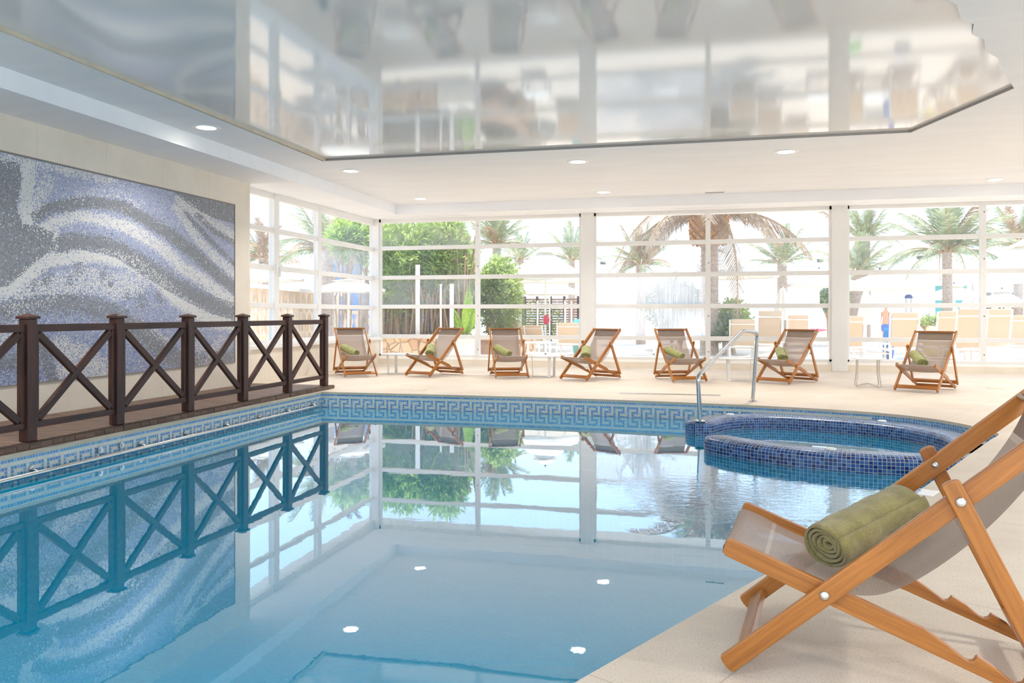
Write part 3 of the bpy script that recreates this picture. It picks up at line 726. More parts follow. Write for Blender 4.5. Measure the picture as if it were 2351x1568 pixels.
rail = thing('wooden_railing', 'dark brown wooden railing with crossed braces standing on the boardwalk', 'railing', (-5.63, 7.5, .05))
def RY(y): return y - 7.5
posts = [4.56, 5.65, 6.71, 7.82, 8.91, 10.01, 11.10]
for y in posts:
    p = MB(); p.box(-.05, RY(y) - .05, .006, .05, RY(y) + .05, 1.055); pp = p.build('post', M['dark_wood'], rail, bevel=.008)
    c = MB(); a = .066; zc = 1.055; yy = RY(y)
    vs = [(-a, yy - a, zc), (a, yy - a, zc), (a, yy + a, zc), (-a, yy + a, zc), (-a, yy - a, zc + .022), (a, yy - a, zc + .022), (a, yy + a, zc + .022), (-a, yy + a, zc + .022), (0, yy, zc + .048)]
    c.add(vs, [(3, 2, 1, 0), (0, 1, 5, 4), (1, 2, 6, 5), (2, 3, 7, 6), (3, 0, 4, 7), (4, 5, 8), (5, 6, 8), (6, 7, 8), (7, 4, 8)])
    c.build('post_cap', M['dark_wood'], pp, bevel=.003)
for a, b in zip(posts[:-1], posts[1:]):
    y0, y1 = RY(a) + .05, RY(b) - .05
    for nm, z in (('top_rail', .975), ('bottom_rail', .142)):
        k = MB(); k.beam((0, y0, z), (0, y1, z), .05, .066 if nm == 'top_rail' else .055); k.build(nm, M['dark_wood'], rail, bevel=.004)
    for yy in (y0 + .022, y1 - .022):
        k = MB(); k.beam((0, yy, .17), (0, yy, .942), .044, .044, (0, 1, 0)); k.build('stile', M['dark_wood'], rail, bevel=.003)
    ya, yb = y0 + .05, y1 - .05
    k = MB(); k.beam((.0, ya, .19), (.0, yb, .925), .042, .062, (0, -.6, .8)); k.build('brace', M['dark_wood'], rail, bevel=.004)
    ym, zm = (ya + yb) / 2, (.19 + .925) / 2
    dv = Vector((0, yb - ya, .19 - .925)).normalized()
    c0 = Vector((0, ym, zm))
    k = MB(); k.beam((0, ya, .925), c0 - dv * .03, .042, .062, (0, .6, .8)); k.beam(c0 + dv * .03, (0, yb, .19), .042, .062, (0, .6, .8)); k.build('brace', M['dark_wood'], rail, bevel=.004)

# ================================================================== DECKCHAIRS
CW = .636
def rail_poly(p, q, w, round_p=True, round_q=True):
    p = Vector(p); q = Vector(q); d = (q - p).normalized(); nn = Vector((-d.y, d.x)); h = w / 2
    pts = []
    def cap(c, dd, rnd):
        if not rnd: return [c + nn_ * h for nn_ in (1,)]
        return []
    k = 6; out = []
    for i in range(k + 1):        # slightly domed ends
        a = pi / 2 + pi * i / k; out.append(p + nn * (sin(a) * h) + d * (cos(a) * h * .35 + .0))
    for i in range(k + 1):
        a = -pi / 2 + pi * i / k; out.append(q + nn * (sin(a) * h) + d * (cos(a) * h * .35))
    return [(v.x, v.y) for v in out]
SLING = [(-.012, .376), (-.017, .392), (-.006, .405), (.014, .404), (.06, .388), (.14, .350), (.24, .313), (.32, .295), (.39, .289), (.46, .304), (.55, .358), (.65, .444), (.74, .540), (.82, .645), (.88, .745), (.92, .835), (.932, .868), (.925, .884), (.905, .880)]
def deckchair(loc, theta, label, group):
    r = thing('deckchair', label, 'deckchair', loc, -theta, group)
    t_ = .023
    for sgn in (-1, 1):
        xb = sgn * .289
        m = MB(); m.prism(rail_poly((.004, .038), (.945, .870), .060), xb - t_ / 2, xb + t_ / 2); m.build('back_rail', M['teak'], r, bevel=.004)
        # seat rail with its adjusting notches
        p = Vector((-.008, .405)); q = Vector((.985, .034)); d = (q - p).normalized(); nn = Vector((-d.y, d.x)); L = (q - p).length; h = .029
        top = [(0, h * .7), (.012, h), (.60, h), (.66, h * .55), (.705, h * .12), (.722, h * -.05), (.735, h * -.1), (.745, h * .15), (.748, h * .75), (.80, h * .45), (.835, h * 0), (.852, h * -.15), (.864, h * -.1), (.874, h * .2), (.876, h * .75), (.93, h * .4), (.96, h * -.05), (.972, -.1 * h), (.98, h * .2), (.985, h * .6), (L - .01, h * .5), (L, 0)]
        bot = [(L - .004, -h * .8), (L - .02, -h), (.014, -h), (0, -h * .7)]
        pts = [p + d * a + nn * b for a, b in top + bot]
        xs = sgn * .264
        m = MB(); m.prism([(v.x, v.y) for v in pts][::-1], xs - t_ / 2, xs + t_ / 2); m.build('seat_rail', M['teak'], r, bevel=.003)
        xo = sgn * .3135
        m = MB(); m.prism(rail_poly((.628, .662), (.905, .088), .052), xo - t_ / 2, xo + t_ / 2); m.build('strut', M['teak'], r, bevel=.004)
        for (s_, z_, xa) in ((.291, .293, .3005), (.652, .614, .325)):
            m = MB(); m.lathe([(.0, 0), (.0145, 0), (.0145, .002), (.011, .0055), (.0, .007)], 14)
            m.v = [(sgn * (xa + z), s_ + x, z_ + y) for x, y, z in m.v]; m.build('bolt', M['bolt'], r)
        m = MB(); m.lathe([(0, 0), (.013, 0), (.010, .005), (0, .006)], 12); m.v = [(sgn * (.252 - z), .652 + x, .614 + y) for x, y, z in m.v]
        m.v = [(sgn * .277 - sgn * (abs(v[0]) - .252) * -1 if False else v[0], v[1], v[2]) for v in m.v]
        m.v = [(v[0] + sgn * .025, v[1], v[2]) for v in m.v]; m.build('bolt', M['bolt'], r)
    dB = Vector((0, .945 - .004, .870 - .038)).normalized()
    for nm, a, w_, h_, up, xl in (('crossbar', (.052, .078), .055, .024, None, .277), ('crossbar', (.958, .046), .022, .04, (0, 0, 1), .252), ('crossbar', (.885, .118), .022, .045, (0, .45, -.9), .302)):
        m = MB(); u_ = Vector((0, dB.y, dB.z)) if up is None else Vector(up)
        m.beam((-xl, a[0], a[1]), (xl, a[0], a[1]), h_, w_ if up is None else h_, u_ if up is None else u_)
        m.build('crossbar', M['teak'], r, bevel=.003)
    for a in ((.912, .866), (.0, .388)):
        m = MB(); m.tube([(-.28 if a[1] > .5 else -.254, *a), (.28 if a[1] > .5 else .254, *a)], .013, 12); m.build('crossbar', M['teak'], r)
    # sling: smooth sag along its length, slight belly across
    pts = [Vector(p) for p in SLING]; fine = []
    for i in range(len(pts) - 1):
        p0 = pts[max(i - 1, 0)]; p1 = pts[i]; p2 = pts[i + 1]; p3 = pts[min(i + 2, len(pts) - 1)]
        for k in range(4):
            u_ = k / 4; fine.append(.5 * ((2 * p1) + (p2 - p0) * u_ + (2 * p0 - 5 * p1 + 4 * p2 - p3) * u_ ** 2 + (3 * p1 - p0 - 3 * p2 + p3) * u_ ** 3))
    fine.append(pts[-1]); ln = [0]
    for i in range(1, len(fine)): ln.append(ln[-1] + (fine[i] - fine[i - 1]).length)
    nx = 13; vs = []; uv_ = []
    for i, p in enumerate(fine):
        env = sin(pi * min(1, max(0, (ln[i] - .05) / (ln[-1] - .1))))
        for j in range(nx):
            a = j / (nx - 1) * 2 - 1; hw = .244
            if ln[i] > .1: hw = .244 + .002
            sag = -.016 * (1 - a * a) * env
            vs.append((a * hw, p.x + .2 * sag * 0, p.y + sag)); uv_.append((a * hw, ln[i] * 1.40 / ln[-1]))
    fs = [(i * nx + j, i * nx + j + 1, (i + 1) * nx + j + 1, (i + 1) * nx + j) for i in range(len(fine) - 1) for j in range(nx - 1)]
    m = MB(); m.add(vs, fs, [[uv_[k] for k in f] for f in fs], 0, True); m.build('sling', M['sling'], r)
    return r

def rolled_towel(A, B, R, turns, mat, label, seed, chair):
    """terry towel rolled up; A,B are the two ends in the chair's own directions"""
    rr = random.Random(seed)
    A = Vector(A); B = Vector(B); ax = (B - A); L = ax.length; ax.normalize()
    th = chair.rotation_euler.z; rot = Matrix.Rotation(th, 4, 'Z')
    up = Vector((0, 0, 1)); sd = ax.cross(up).normalized(); up = sd.cross(ax).normalized()
    # spiral cross-section strip
    K = 26 * turns; path = []
    for i in range(K + 1):
        a = i / 26 * 2 * pi; f = i / K
        rad = R * (.17 + .83 * f) * (1 + .05 * sin(a * 2 + seed) * (1 - .5 * f))
        path.append((rad * cos(a + .6), rad * sin(a + .6), a))
    th_ = R * .83 / turns * .80
    NL = 26; vs = []; rows = []
    for j in range(NL + 1):
        w = j / NL; end = min(w, 1 - w) * L; row = []
        for side in (1, 0):
            rng_ = range(K + 1) if side else range(K, -1, -1)
            for i in rng_:
                x, y, a = path[i]; f = i / K; rad = math.hypot(x, y); k = (rad - (0 if side else th_)) / rad
                if side and f > .8: k *= 1 + .020 * sin(w * 17 + a * 1.3) + .012 * sin(w * 41 + a * 3)
                tele = (1 - f) * .022 * (1 if w < .5 else -1) * max(0, 1 - end / .05) + .004 * sin(a * 2.3 + seed) * max(0, 1 - end / .03)
                if side: k *= (1 - .05 * max(0, 1 - end / .012) ** 2)
                p = A + ax * (w * L + tele) + sd * (x * k * 1.10) + up * (y * k * .93)
                row.append(p)
        rows.append(row)
    n_ = len(rows[0]); V_ = [p for r_ in rows for p in r_]
    c0 = A.copy(); c0.z -= R
    m = MB(); fs = [(j * n_ + i, j * n_ + (i + 1) % n_, (j + 1) * n_ + (i + 1) % n_, (j + 1) * n_ + i) for j in range(NL) for i in range(n_)]
    h = K + 1
    for j in (0, NL):
        for i in range(K):
            q = (j * n_ + i, j * n_ + i + 1, j * n_ + n_ - 2 - i, j * n_ + n_ - 1 - i); fs.append(q[::-1] if j else q)
    W_ = [rot @ p for p in V_]; base = Vector(chair.location)
    m.add([tuple(p + base) for p in W_], fs, None, 0, True)
    o = m.build('rolled_towel', mat)
    bm = bmesh.new(); bm.from_mesh(o.data); bmesh.ops.recalc_face_normals(bm, faces=bm.faces); bm.to_mesh(o.data); bm.free()
    return tag(o, label, 'towel')

GC = 'deckchairs around the pool'
FC = deckchair((.109, 2.9137, 0), radians(98.3), 'large wooden deckchair with taupe mesh sling, side-on at the near pool edge', None)
DC = [((-6.011, 13.30), -.66, 'wooden deckchair facing the pool just past the end of the wooden railing', 1),
      ((-5.048, 13.58), .387, 'angled deckchair beside the low table in front of the rubble stone wall', 2),
      ((-3.282, 13.58), -.39, 'deckchair with a see-through back before the bushy hedge, third from the railing', 3),
      ((-2.180, 13.44), .536, 'angled deckchair in front of the first wide window pillar', 4),
      ((-.237, 13.54), -.385, 'deckchair before the streaked window pane, left of the steel handrail', 5),
      ((1.069, 13.57), .60, 'angled deckchair just right of the steel handrail', 6),
      ((2.977, 12.62), .53, 'deckchair standing alone right of the round tube-legged table', 7)]
TL = ['sage green rolled towel on the deckchair next to the railing', 'sage green rolled towel on the deckchair by the rubble stone wall', 'sage green rolled towel on the deckchair third from the railing',
      'sage green rolled towel on the deckchair before the first window pillar', 'sage green rolled towel on the deckchair left of the steel handrail', 'sage green rolled towel on the deckchair right of the steel handrail', 'sage green rolled towel on the rightmost far deckchair']
chairs = []
for (p, th, lab, i) in DC:
    c = dup(FC, (p[0], p[1], 0), -th, lab, GC); chairs.append(c)
rolled_towel((.150, .285, .404), (-.155, .550, .498), .086, 5, M['towel'], 'thick olive green rolled towel lying on the large near deckchair', 2, FC)
for c, lab, i in zip(chairs, TL, range(7)):
    tw = rolled_towel((-.01, .34, .415), (-.205, .60, .535), .084, 4, M['towel_pale'], lab, i + 5, c); tw['group'] = 'rolled towels on the far deckchairs'

# ================================================================== LOW TABLES
def blade_table(px_, py_, rot, label):
    p = on_z(px_, py_, 0); r = thing('side_table', label, 'table', p, rot, 'white low tables between the deckchairs')
    m = MB(); m.lathe([(0, .375), (.29, .375), (.30, .379), (.30, .385), (.29, .388), (0, .388)], 40); m.build('table_top', M['white_paint'], r)
    for k in range(3):
        a = radians(90 + 120 * k + 14); d = Vector((cos(a), sin(a), 0)); s_ = Vector((-d.y, d.x, 0))
        m = MB(); m.beam(d * .235 + Vector((0, 0, .006)), d * .25 + Vector((0, 0, .375)), .005, .055, d.cross(Vector((0, 0, 1))) if False else s_)
        m.build('leg', M['white_paint'], r)
        m = MB(); m.beam(Vector((0, 0, .006)), d * .235 + Vector((0, 0, .006)), .02, .008); m.build('foot_bar', M['white_paint'], r)
    return r
blade_table(914, 858, .3, 'white round low table standing before the rubble stone wall')
blade_table(1252, 865, 1.3, 'white round low table left of the first window pillar')
blade_table(1689, 874, .3, 'white round low table seen through the steel handrail')
p = on_z(1992, 889, 0)
rt = thing('tube_leg_table', 'round low table with four bent cream tube legs, left of the last deckchair', 'table', p, .25)
m = MB(); m.lathe([(0, .44), (.268, .44), (.275, .444), (.275, .45), (.265, .454), (0, .454)], 40); m.build('table_top', M['white_paint'], rt)
for k in range(4):
    a = radians(90 * k + 25); c_, s_ = cos(a), sin(a)
    pr = [(.215, .44), (.212, .33), (.214, .22), (.235, .11), (.245, .05), (.238, .022), (.21, .010), (.17, .018), (.09, .042), (0, .062)]
    m = MB(); m.tube([(x * c_, x * s_, z) for x, z in pr], .009, 8); m.build('leg', M['cream_metal'], rt)

# ================================================================== POOL FITTINGS
# whirlpool wall
def sweep(path, name, label, cap0=True, cap1=True):
    """rounded-top wall following a path; the ends close with half rounds"""
    P = [Vector(p) for p in path]; HW = .172; top = -.072
    prof = []            # half section from outer bottom over the top to inner bottom, as (offset, z)
    prof += [(-HW, -1.3), (-HW, -.6), (-HW, -.28), (-HW, -.20), (-HW, -.125)]
    for i in range(1, 6): a = pi - i * pi / 2 / 6; prof.append((-HW + .095 + .095 * cos(a), -.125 + (top + .125) * sin(a)))
    prof += [(-.075, top), (-.025, top + .002), (.025, top + .002), (.075, top)]
    for i in range(1, 6): a = pi / 2 - i * pi / 2 / 6; prof.append((HW - .095 + .095 * cos(a), -.125 + (top + .125) * sin(a)))
    prof += [(HW, -.125), (HW, -.20), (HW, -.28), (HW, -.6), (HW, -1.3)]
    # resample
    ln = [0]
    for i in range(1, len(P)): ln.append(ln[-1] + (P[i] - P[i - 1]).length)
    NS = 70
    def at(s):
        s = max(0, min(ln[-1], s))
        for i in range(1, len(P)):
            if s <= ln[i] + 1e-9:
                t0 = (s - ln[i - 1]) / (ln[i] - ln[i - 1]); q0 = P[max(i - 2, 0)]; q1 = P[i - 1]; q2 = P[i]; q3 = P[min(i + 1, len(P) - 1)]
                return .5 * ((2 * q1) + (q2 - q0) * t0 + (2 * q0 - 5 * q1 + 4 * q2 - q3) * t0 ** 2 + (3 * q1 - q0 - 3 * q2 + q3) * t0 ** 3)
    st = [(at(ln[-1] * i / NS), ln[-1] * i / NS) for i in range(NS + 1)]
    ring = []; sec = [0]
    for i in range(1, len(prof)): sec.append(sec[-1] + math.hypot(prof[i][0] - prof[i - 1][0], prof[i][1] - prof[i - 1][1]))
    def frame(i):
        a = st[max(i - 1, 0)][0]; b = st[min(i + 1, NS)][0]; d = (b - a).normalized(); return d
    m = MB(); rows = []
    def addrow(c, d, scale, fwd, uu, drop=1):
        nn = Vector((d.y, -d.x)); row = []
        for (o_, z) in prof:
            q = c + nn * (o_ * scale) + d * (fwd * math.sqrt(max(0, 1 - (o_ * scale / HW) ** 2)) if False else fwd)
            row.append((q.x, q.y, z if z < -.125 else -.125 + (z + .125) * drop))
        rows.append((row, uu))
    capn = 10
    if cap0:
        for k in range(capn, 0, -1):
            a = k / capn * pi / 2; addrow(st[0][0], frame(0), max(.02, cos(a)), -HW * .95 * sin(a), -HW * a, 1 - .55 * (1 - cos(a)))
    for i in range(NS + 1): addrow(st[i][0], frame(i), 1, 0, st[i][1])
    if cap1:
        for k in range(1, capn + 1):
            a = k / capn * pi / 2; addrow(st[-1][0], frame(NS), max(.02, cos(a)), HW * .8 * sin(a), ln[-1] + HW * .8 * sin(a) * 1.2)
    n_ = len(prof); vs = [v for r_, _ in rows for v in r_]; fs = []; uv = []
    for i in range(len(rows) - 1):
        for j in range(n_ - 1):
            fs.append((i * n_ + j, (i + 1) * n_ + j, (i + 1) * n_ + j + 1, i * n_ + j + 1))
            uv.append([(rows[i][1], sec[j]), (rows[i + 1][1], sec[j]), (rows[i + 1][1], sec[j + 1]), (rows[i][1], sec[j + 1])])
    m.add(vs, fs, uv, 0, True)
    o = m.build(name, M['tile_navy'], keep=True)
    # domed end caps lower towards the tip
    return o
rw = [(-.05, 9.42), (.08, 9.70), (.27, 9.92), (.55, 10.07), (.90, 10.12), (1.38, 10.0), (1.79, 9.83), (2.07, 9.63), (2.28, 9.38), (2.41, 9.12), (2.49, 8.85), (2.50, 8.55), (2.46, 8.3)]
fwp = [(.16, 8.22), (.33, 8.05), (.60, 7.84), (.92, 7.68), (1.28, 7.575), (1.67, 7.545), (2.05, 7.58), (2.45, 7.68)]
tag(sweep(rw, 'whirlpool_wall', '', True, False), 'deep blue tiled whirlpool wall curving behind, with the handrail on its end', 'whirlpool wall')
tag(sweep(fwp, 'whirlpool_wall', '', True, False), 'deep blue tiled whirlpool wall nearest the large deckchair', 'whirlpool wall')
for (a, b), lab in (((.30, 9.95), 'small white cap on the whirlpool wall near the handrail'), ((1.10, 7.62), 'small white cap on the near whirlpool wall'), ((1.95, 9.74), 'small cream cap at the back of the curved whirlpool wall')):
    m = MB(); m.lathe([(0, 0), (.05, 0), (.05, .012), (.038, .02), (0, .02)], 18, (a, b, -.074)); tag(m.build('suction_cap', M['white_plastic']), lab, 'cap', 'white caps on the whirlpool wall')

# handrail
hr = thing('handrail', 'bent stainless steel handrail rising from the whirlpool wall to the paving', 'handrail', (-.05, 9.30, -.072))
def hl(x, y, z): return Vector((x + .05, y - 9.30, z + .072))
def smooth_path(pts, rad=.06, k=6):
    out = [pts[0]]
    for i in range(1, len(pts) - 1):
        a = (pts[i - 1] - pts[i]).normalized(); b = (pts[i + 1] - pts[i]).normalized(); rr = min(rad, (pts[i - 1] - pts[i]).length / 2, (pts[i + 1] - pts[i]).length / 2)
        p0 = pts[i] + a * rr; p2 = pts[i] + b * rr
        for j in range(k + 1): t_ = j / k; out.append(p0 * (1 - t_) ** 2 + pts[i] * 2 * t_ * (1 - t_) + p2 * t_ ** 2)
    out.append(pts[-1]); return out
path = smooth_path([hl(-.05, 9.30, -.072), hl(-.075, 9.26, .445), hl(.465, 10.44, .935), hl(.67, 10.85, .905), hl(.61, 10.88, 0)], .07)
m = MB(); m.tube(path, .0245, 16); m.build('tube', M['steel'], hr)
for (x, y, z) in ((-.05, 9.30, -.074), (.61, 10.88, 0)):
    m = MB(); q = hl(x, y, z); m.lathe([(0, 0), (.062, 0), (.062, .006), (.045, .016), (.024, .02), (.024, .03)], 24, q); m.build('flange', M['steel'], hr)

# grab rail on the pool wall
gr_ = thing('grab_rail', 'long stainless steel grab rail just above the water below the boardwalk', 'rail', (-5.40, 7.0, -.178))
m = MB(); m.tube([(0, -4.4, 0), (0, 3.50, 0)], .022, 16); m.build('tube', M['steel'], gr_)
for y in (4.2, 5.53, 6.85, 7.56, 8.30, 9.01, 9.72, 10.42):
    m = MB(); m.tube([(-.075, y - 7, .03), (-.03, y - 7, .018), (0, y - 7, 0)], .010, 8); m.tube([(-.078, y - 7, .03), (-.066, y - 7, .03)], .028, 12); m.build('bracket', M['steel'], gr_)
m = MB()
for y in (6.30, 6.58):
    m = MB(); m.tube([(-5.488, y, -.12), (-5.46, y, -.12)], .03, 14); m.tube([(-5.46, y, -.12), (-5.45, y, -.12)], .014, 10)
    tag(m.build('water_inlet', M['steel']), 'small round water inlet above the grab rail, ' + ('nearer the camera' if y < 6.4 else 'farther of the two'), 'inlet', 'water inlets in the tile band')

# drain grate, depth plaque, small floor lids
a = on_z(1423, 904); b = on_z(1655, 909); d = (b - a); L = d.length; d.normalize(); s_ = Vector((-d.y, d.x, 0))
g = MB()
g.beam(a + Vector((0, 0, .003)), b + Vector((0, 0, .003)), .008, .006); g.beam(a + s_ * .1 + Vector((0, 0, .003)), b + s_ * .1 + Vector((0, 0, .003)), .008, .006)
k = 0
while k < L:
    q = a + d * k; g.beam(q + Vector((0, 0, .003)), q + s_ * .1 + Vector((0, 0, .003)), .012, .006); k += .026
tag(g.build('drain_grate', M['steel']), 'long slotted steel drain grate set in the paving behind the pool', 'drain')
pl = [(1.29, 5.50), (1.375, 5.66), (1.50, 5.60), (1.415, 5.44)]
c = Vector((1.36, 5.56, 0)); th = radians(63)
pq = thing('depth_plaque', 'small white tile plaque with a blue marking at the pool edge behind the near deckchair', 'plaque', (1.35, 5.60, 0), radians(-27))
m = MB(); m.box(-.09, -.09, 0, .09, .09, .006); m.build('tile', M['white_plastic'], pq, bevel=.002)
m = MB(); arc = [(-.045 + .04 * cos(a_), .02 + .035 * sin(a_), .0075) for a_ in [pi * 1.0 - i * pi * 1.15 / 10 for i in range(11)]] + [(-.085, -.05, .0075), (0, -.05, .0075)]
m.tube(arc, .004, 6); m.build('marking', plain('blue_marking', srgb(130, 150, 190), .5), pq)
for (x, y), lab in (((960, 896), 'small square lid in the paving behind the pool, near the railing end'), ((2285, 891), 'small round floor outlet right of the last far deckchair')):
    p = on_z(x, y); m = MB(); m.box(p.x - .1, p.y - .1, 0, p.x + .1, p.y + .1, .004); tag(m.build('floor_lid', M['coping']), lab, 'floor lid')

# ceiling downlights
GL = 'recessed round ceiling lights'
lamps = [((-5.90, 8.55), 'lit round ceiling light above the boardwalk railing, nearest the camera'), ((-5.47, 11.70), 'lit round ceiling light by the far left corner of the glossy panel'), ((-5.45, 14.83), 'small lit round ceiling light in the far left ceiling corner'),
         ((-1.84, 11.78), 'lit round ceiling light above the middle of the pool back edge'), ((1.11, 11.74), 'lit round ceiling light near the right corner of the glossy panel'), ((-1.84, 14.85), 'small round ceiling light before the first window pillar'), ((4.78, 15.0), 'faint round ceiling light at the far right')]
# unseen lamps added out of view to fill the hall with even light
FILL_LAMPS = (((-5.9, 5.3), 'over the boardwalk, next one nearer than the picture shows'), ((-5.9, 2.1), 'over the near end of the boardwalk'), ((4.78, 11.7), 'right of the glossy panel, far one'), ((4.6, 8.4), 'right of the glossy panel, middle one'),
         ((3.9, 5.2), 'right of the large deckchair'), ((2.9, 2.4), 'just right of the camera'), ((2.2, -.3), 'behind the camera, right'), ((-.6, -.6), 'behind the camera, middle'), ((-3.3, -.6), 'behind the camera, left'), ((-5.9, -.6), 'in the near left ceiling corner'),
         ((7.8, 13.4), 'far right by the long windows'), ((7.8, 9.4), 'far right, second from the long windows'), ((7.4, 5.0), 'far right, third from the long windows'), ((6.2, 1.2), 'far right, nearest the camera'))
lamps += [(q, 'unseen round fill light added ' + w_) for q, w_ in FILL_LAMPS]
LAMP_W = 18
l0 = None
for (x, y), lab in lamps:
    if l0 is None:
        l0 = thing('ceiling_light', lab, 'ceiling light', (x, y, ZC), 0, GL)
        m = MB(); m.lathe([(.113, 0), (.113, -.010), (.150, -.010), (.168, -.003), (.168, 0)], 36); m.f = m.f[:-2]; m.uv = m.uv[:-2]; m.mi = m.mi[:-2]; m.sm = m.sm[:-2]; m.build('frame', M['white_plastic'], l0)
        m = MB(); m.lathe([(0, -.004), (.113, -.004), (.113, -.001), (0, -.001)], 36); m.build('diffuser', M['lamp'], l0)
        ad = bpy.data.lights.new('lamp_glow', 'AREA'); ad.shape = 'DISK'; ad.size = .21; ad.energy = LAMP_W; ad.color = (1, .97, .93); ad.spread = radians(125)
        ao = bpy.data.objects.new('lamp_glow', ad); COL.objects.link(ao); ao.parent = l0; ao.location = (0, 0, -.012)
    else: dup(l0, (x, y, ZC), 0, lab, GL)
vt = thing('ceiling_vent', 'small rectangular grille in the ceiling before the window soffit', 'vent', (.18, 15.35, ZC))
m = MB(); m.box(-.2, -.05, -.008, .2, .05, 0); m.build('frame', M['white_plastic'], vt)
m = MB(); m.box(-.17, -.03, -.010, .17, .03, -.004); m.build('slot', M['dark_metal'], vt)
for x0, x1, lab in ((-6.2, -4.9, 'in the corner above the bamboo'), (-3.7, -2.6, 'just left of the first wide pillar'), (-.6, .7, 'before the big palm'), (2.9, 4.1, 'just right of the second wide pillar'), (5.4, 6.6, 'at the far right end')):
    m = MB(); zz = ZS + (16.35 - LY) / (YB + .15 - LY) * .085 - .006; m.box(x0, 16.32, zz, x1, 16.38, zz + .006)
    tag(m.build('air_slot', M['white_plastic']), 'thin white air slot in the soffit ' + lab, 'air slot', 'air slots in the window soffit')
#OUTDOOR#
# ================================================================== OUTDOORS
ZO = -.03
def ground_part(name, x0, y0, x1, y1, z, mat, lab, cat):
    m = MB(); m.quad((x0, y0, z), (x1, y0, z), (x1, y1, z), (x0, y1, z)); return struct(m.build(name, mat), lab, cat)
ground_part('terrace', -60, YB + .26, 60, 62, ZO, M['paving_out'], 'sunlit pale terrace paving outside the windows', 'terrace')
ground_part('terrace_side', -60, -20, -7.82, YB + .26, ZO, M['paving_out'], 'pale paving beside the hall', 'terrace')
ground_part('sea', -900, 62.5, 900, 2500, -5, M['sea'], 'blue sea on the horizon', 'sea')
m = MB(); m.box(-60, 61.6, ZO, 60, 62.2, .72); struct(m.build('terrace_parapet', M['white_wall']), 'low white wall at the seaward end of the terrace', 'wall')

def leaf_cloud(mb, rr, n, centre, rad, size, slender, shape='ball', updir=.0, fn=None):
    """n leaves, each a folded two-triangle blade"""
    c = Vector(centre)
    for _ in range(n):
        while True:
            p = Vector((rr.uniform(-1, 1), rr.uniform(-1, 1), rr.uniform(-1, 1)))
            if p.length <= 1: break
        if rr.random() < .7: p = p.normalized() * rr.uniform(.72, 1.0)
        q = c + Vector((p.x * rad[0], p.y * rad[1], p.z * rad[2]))
        if fn and not fn(q): continue
        q += Vector((rr.gauss(0, .05), rr.gauss(0, .05), rr.gauss(0, .05)))
        d = Vector((p.x + rr.gauss(0, .6), p.y + rr.gauss(0, .6), p.z * .6 + updir + rr.gauss(0, .6))).normalized()
        s_ = d.cross(Vector((rr.gauss(0, 1), rr.gauss(0, 1), rr.gauss(0, 1)))).normalized()
        L = size * rr.uniform(.6, 1.3); w = L * slender
        a = q; b = q + d * L * .45 + s_ * w; e = q + d * L; f_ = q + d * L * .45 - s_ * w
        mb.add([a, b, e, f_], [(0, 1, 2, 3)])

def frond(L, droop, leaf, n, seed, width=.5, lift=.0):
    """one feather leaf in its own plane: stalk along +X, arching down"""
    rr = random.Random(seed); st = MB(); lf = MB(); pts = []
    for i in range(15):
        t_ = i / 14; pts.append(Vector((L * (t_ - .12 * droop * t_ ** 3), 0, L * (lift * t_ - droop * t_ ** 2.1 * .62))))
    st.tube(pts, .02, 5, radii=[.013 * (1 - i / 15) + .003 for i in range(15)])
    for i in range(n):
        t_ = .1 + .9 * i / n; k = t_ * 14; a = int(min(13, k)); p = pts[a].lerp(pts[a + 1], k - a); d = (pts[a + 1] - pts[a]).normalized()
        up = Vector((0, 1, 0)).cross(d) * -1
        ll = leaf * (1 - (2 * t_ - .9) ** 2 * .55) * rr.uniform(.85, 1.1)
        for sg in (-1, 1):
            o = (d * .75 + Vector((0, sg, 0)) * width * 1.4 + Vector((0, 0, -.25 - .3 * droop + rr.gauss(0, .12)))).normalized()
            w = d * .017 * leaf / .5
            lf.add([p - w, p + w, p + o * ll * .6 + w * .9, p + o * ll, p + o * ll * .6 - w * .9], [(0, 1, 2, 3, 4)])
    return st, lf
FR = []
for (L, dr, lf_, n_, sd_, li) in ((1.0, .25, .26, 46, 1, .25), (1.0, .55, .26, 46, 2, .30), (1.0, .95, .24, 46, 3, .25), (1.0, 1.5, .22, 46, 4, .15)):
    st, lf = frond(L, dr, lf_, n_, sd_, .5, li)
    b = len(st.f); mm = MB(); mm.add(st.v, st.f, st.uv, 0); mm.add(lf.v, lf.f, lf.uv, 1)
    me_ = {}
    for key, mats in (('green', [M['stem'], M['leaf_palm']]), ('dry', [M['stem'], M['leaf_dry']])):
        o = mm.build('frond', mats, keep=True); me_[key] = o.data; bpy.data.objects.remove(o)
    FR.append(me_)
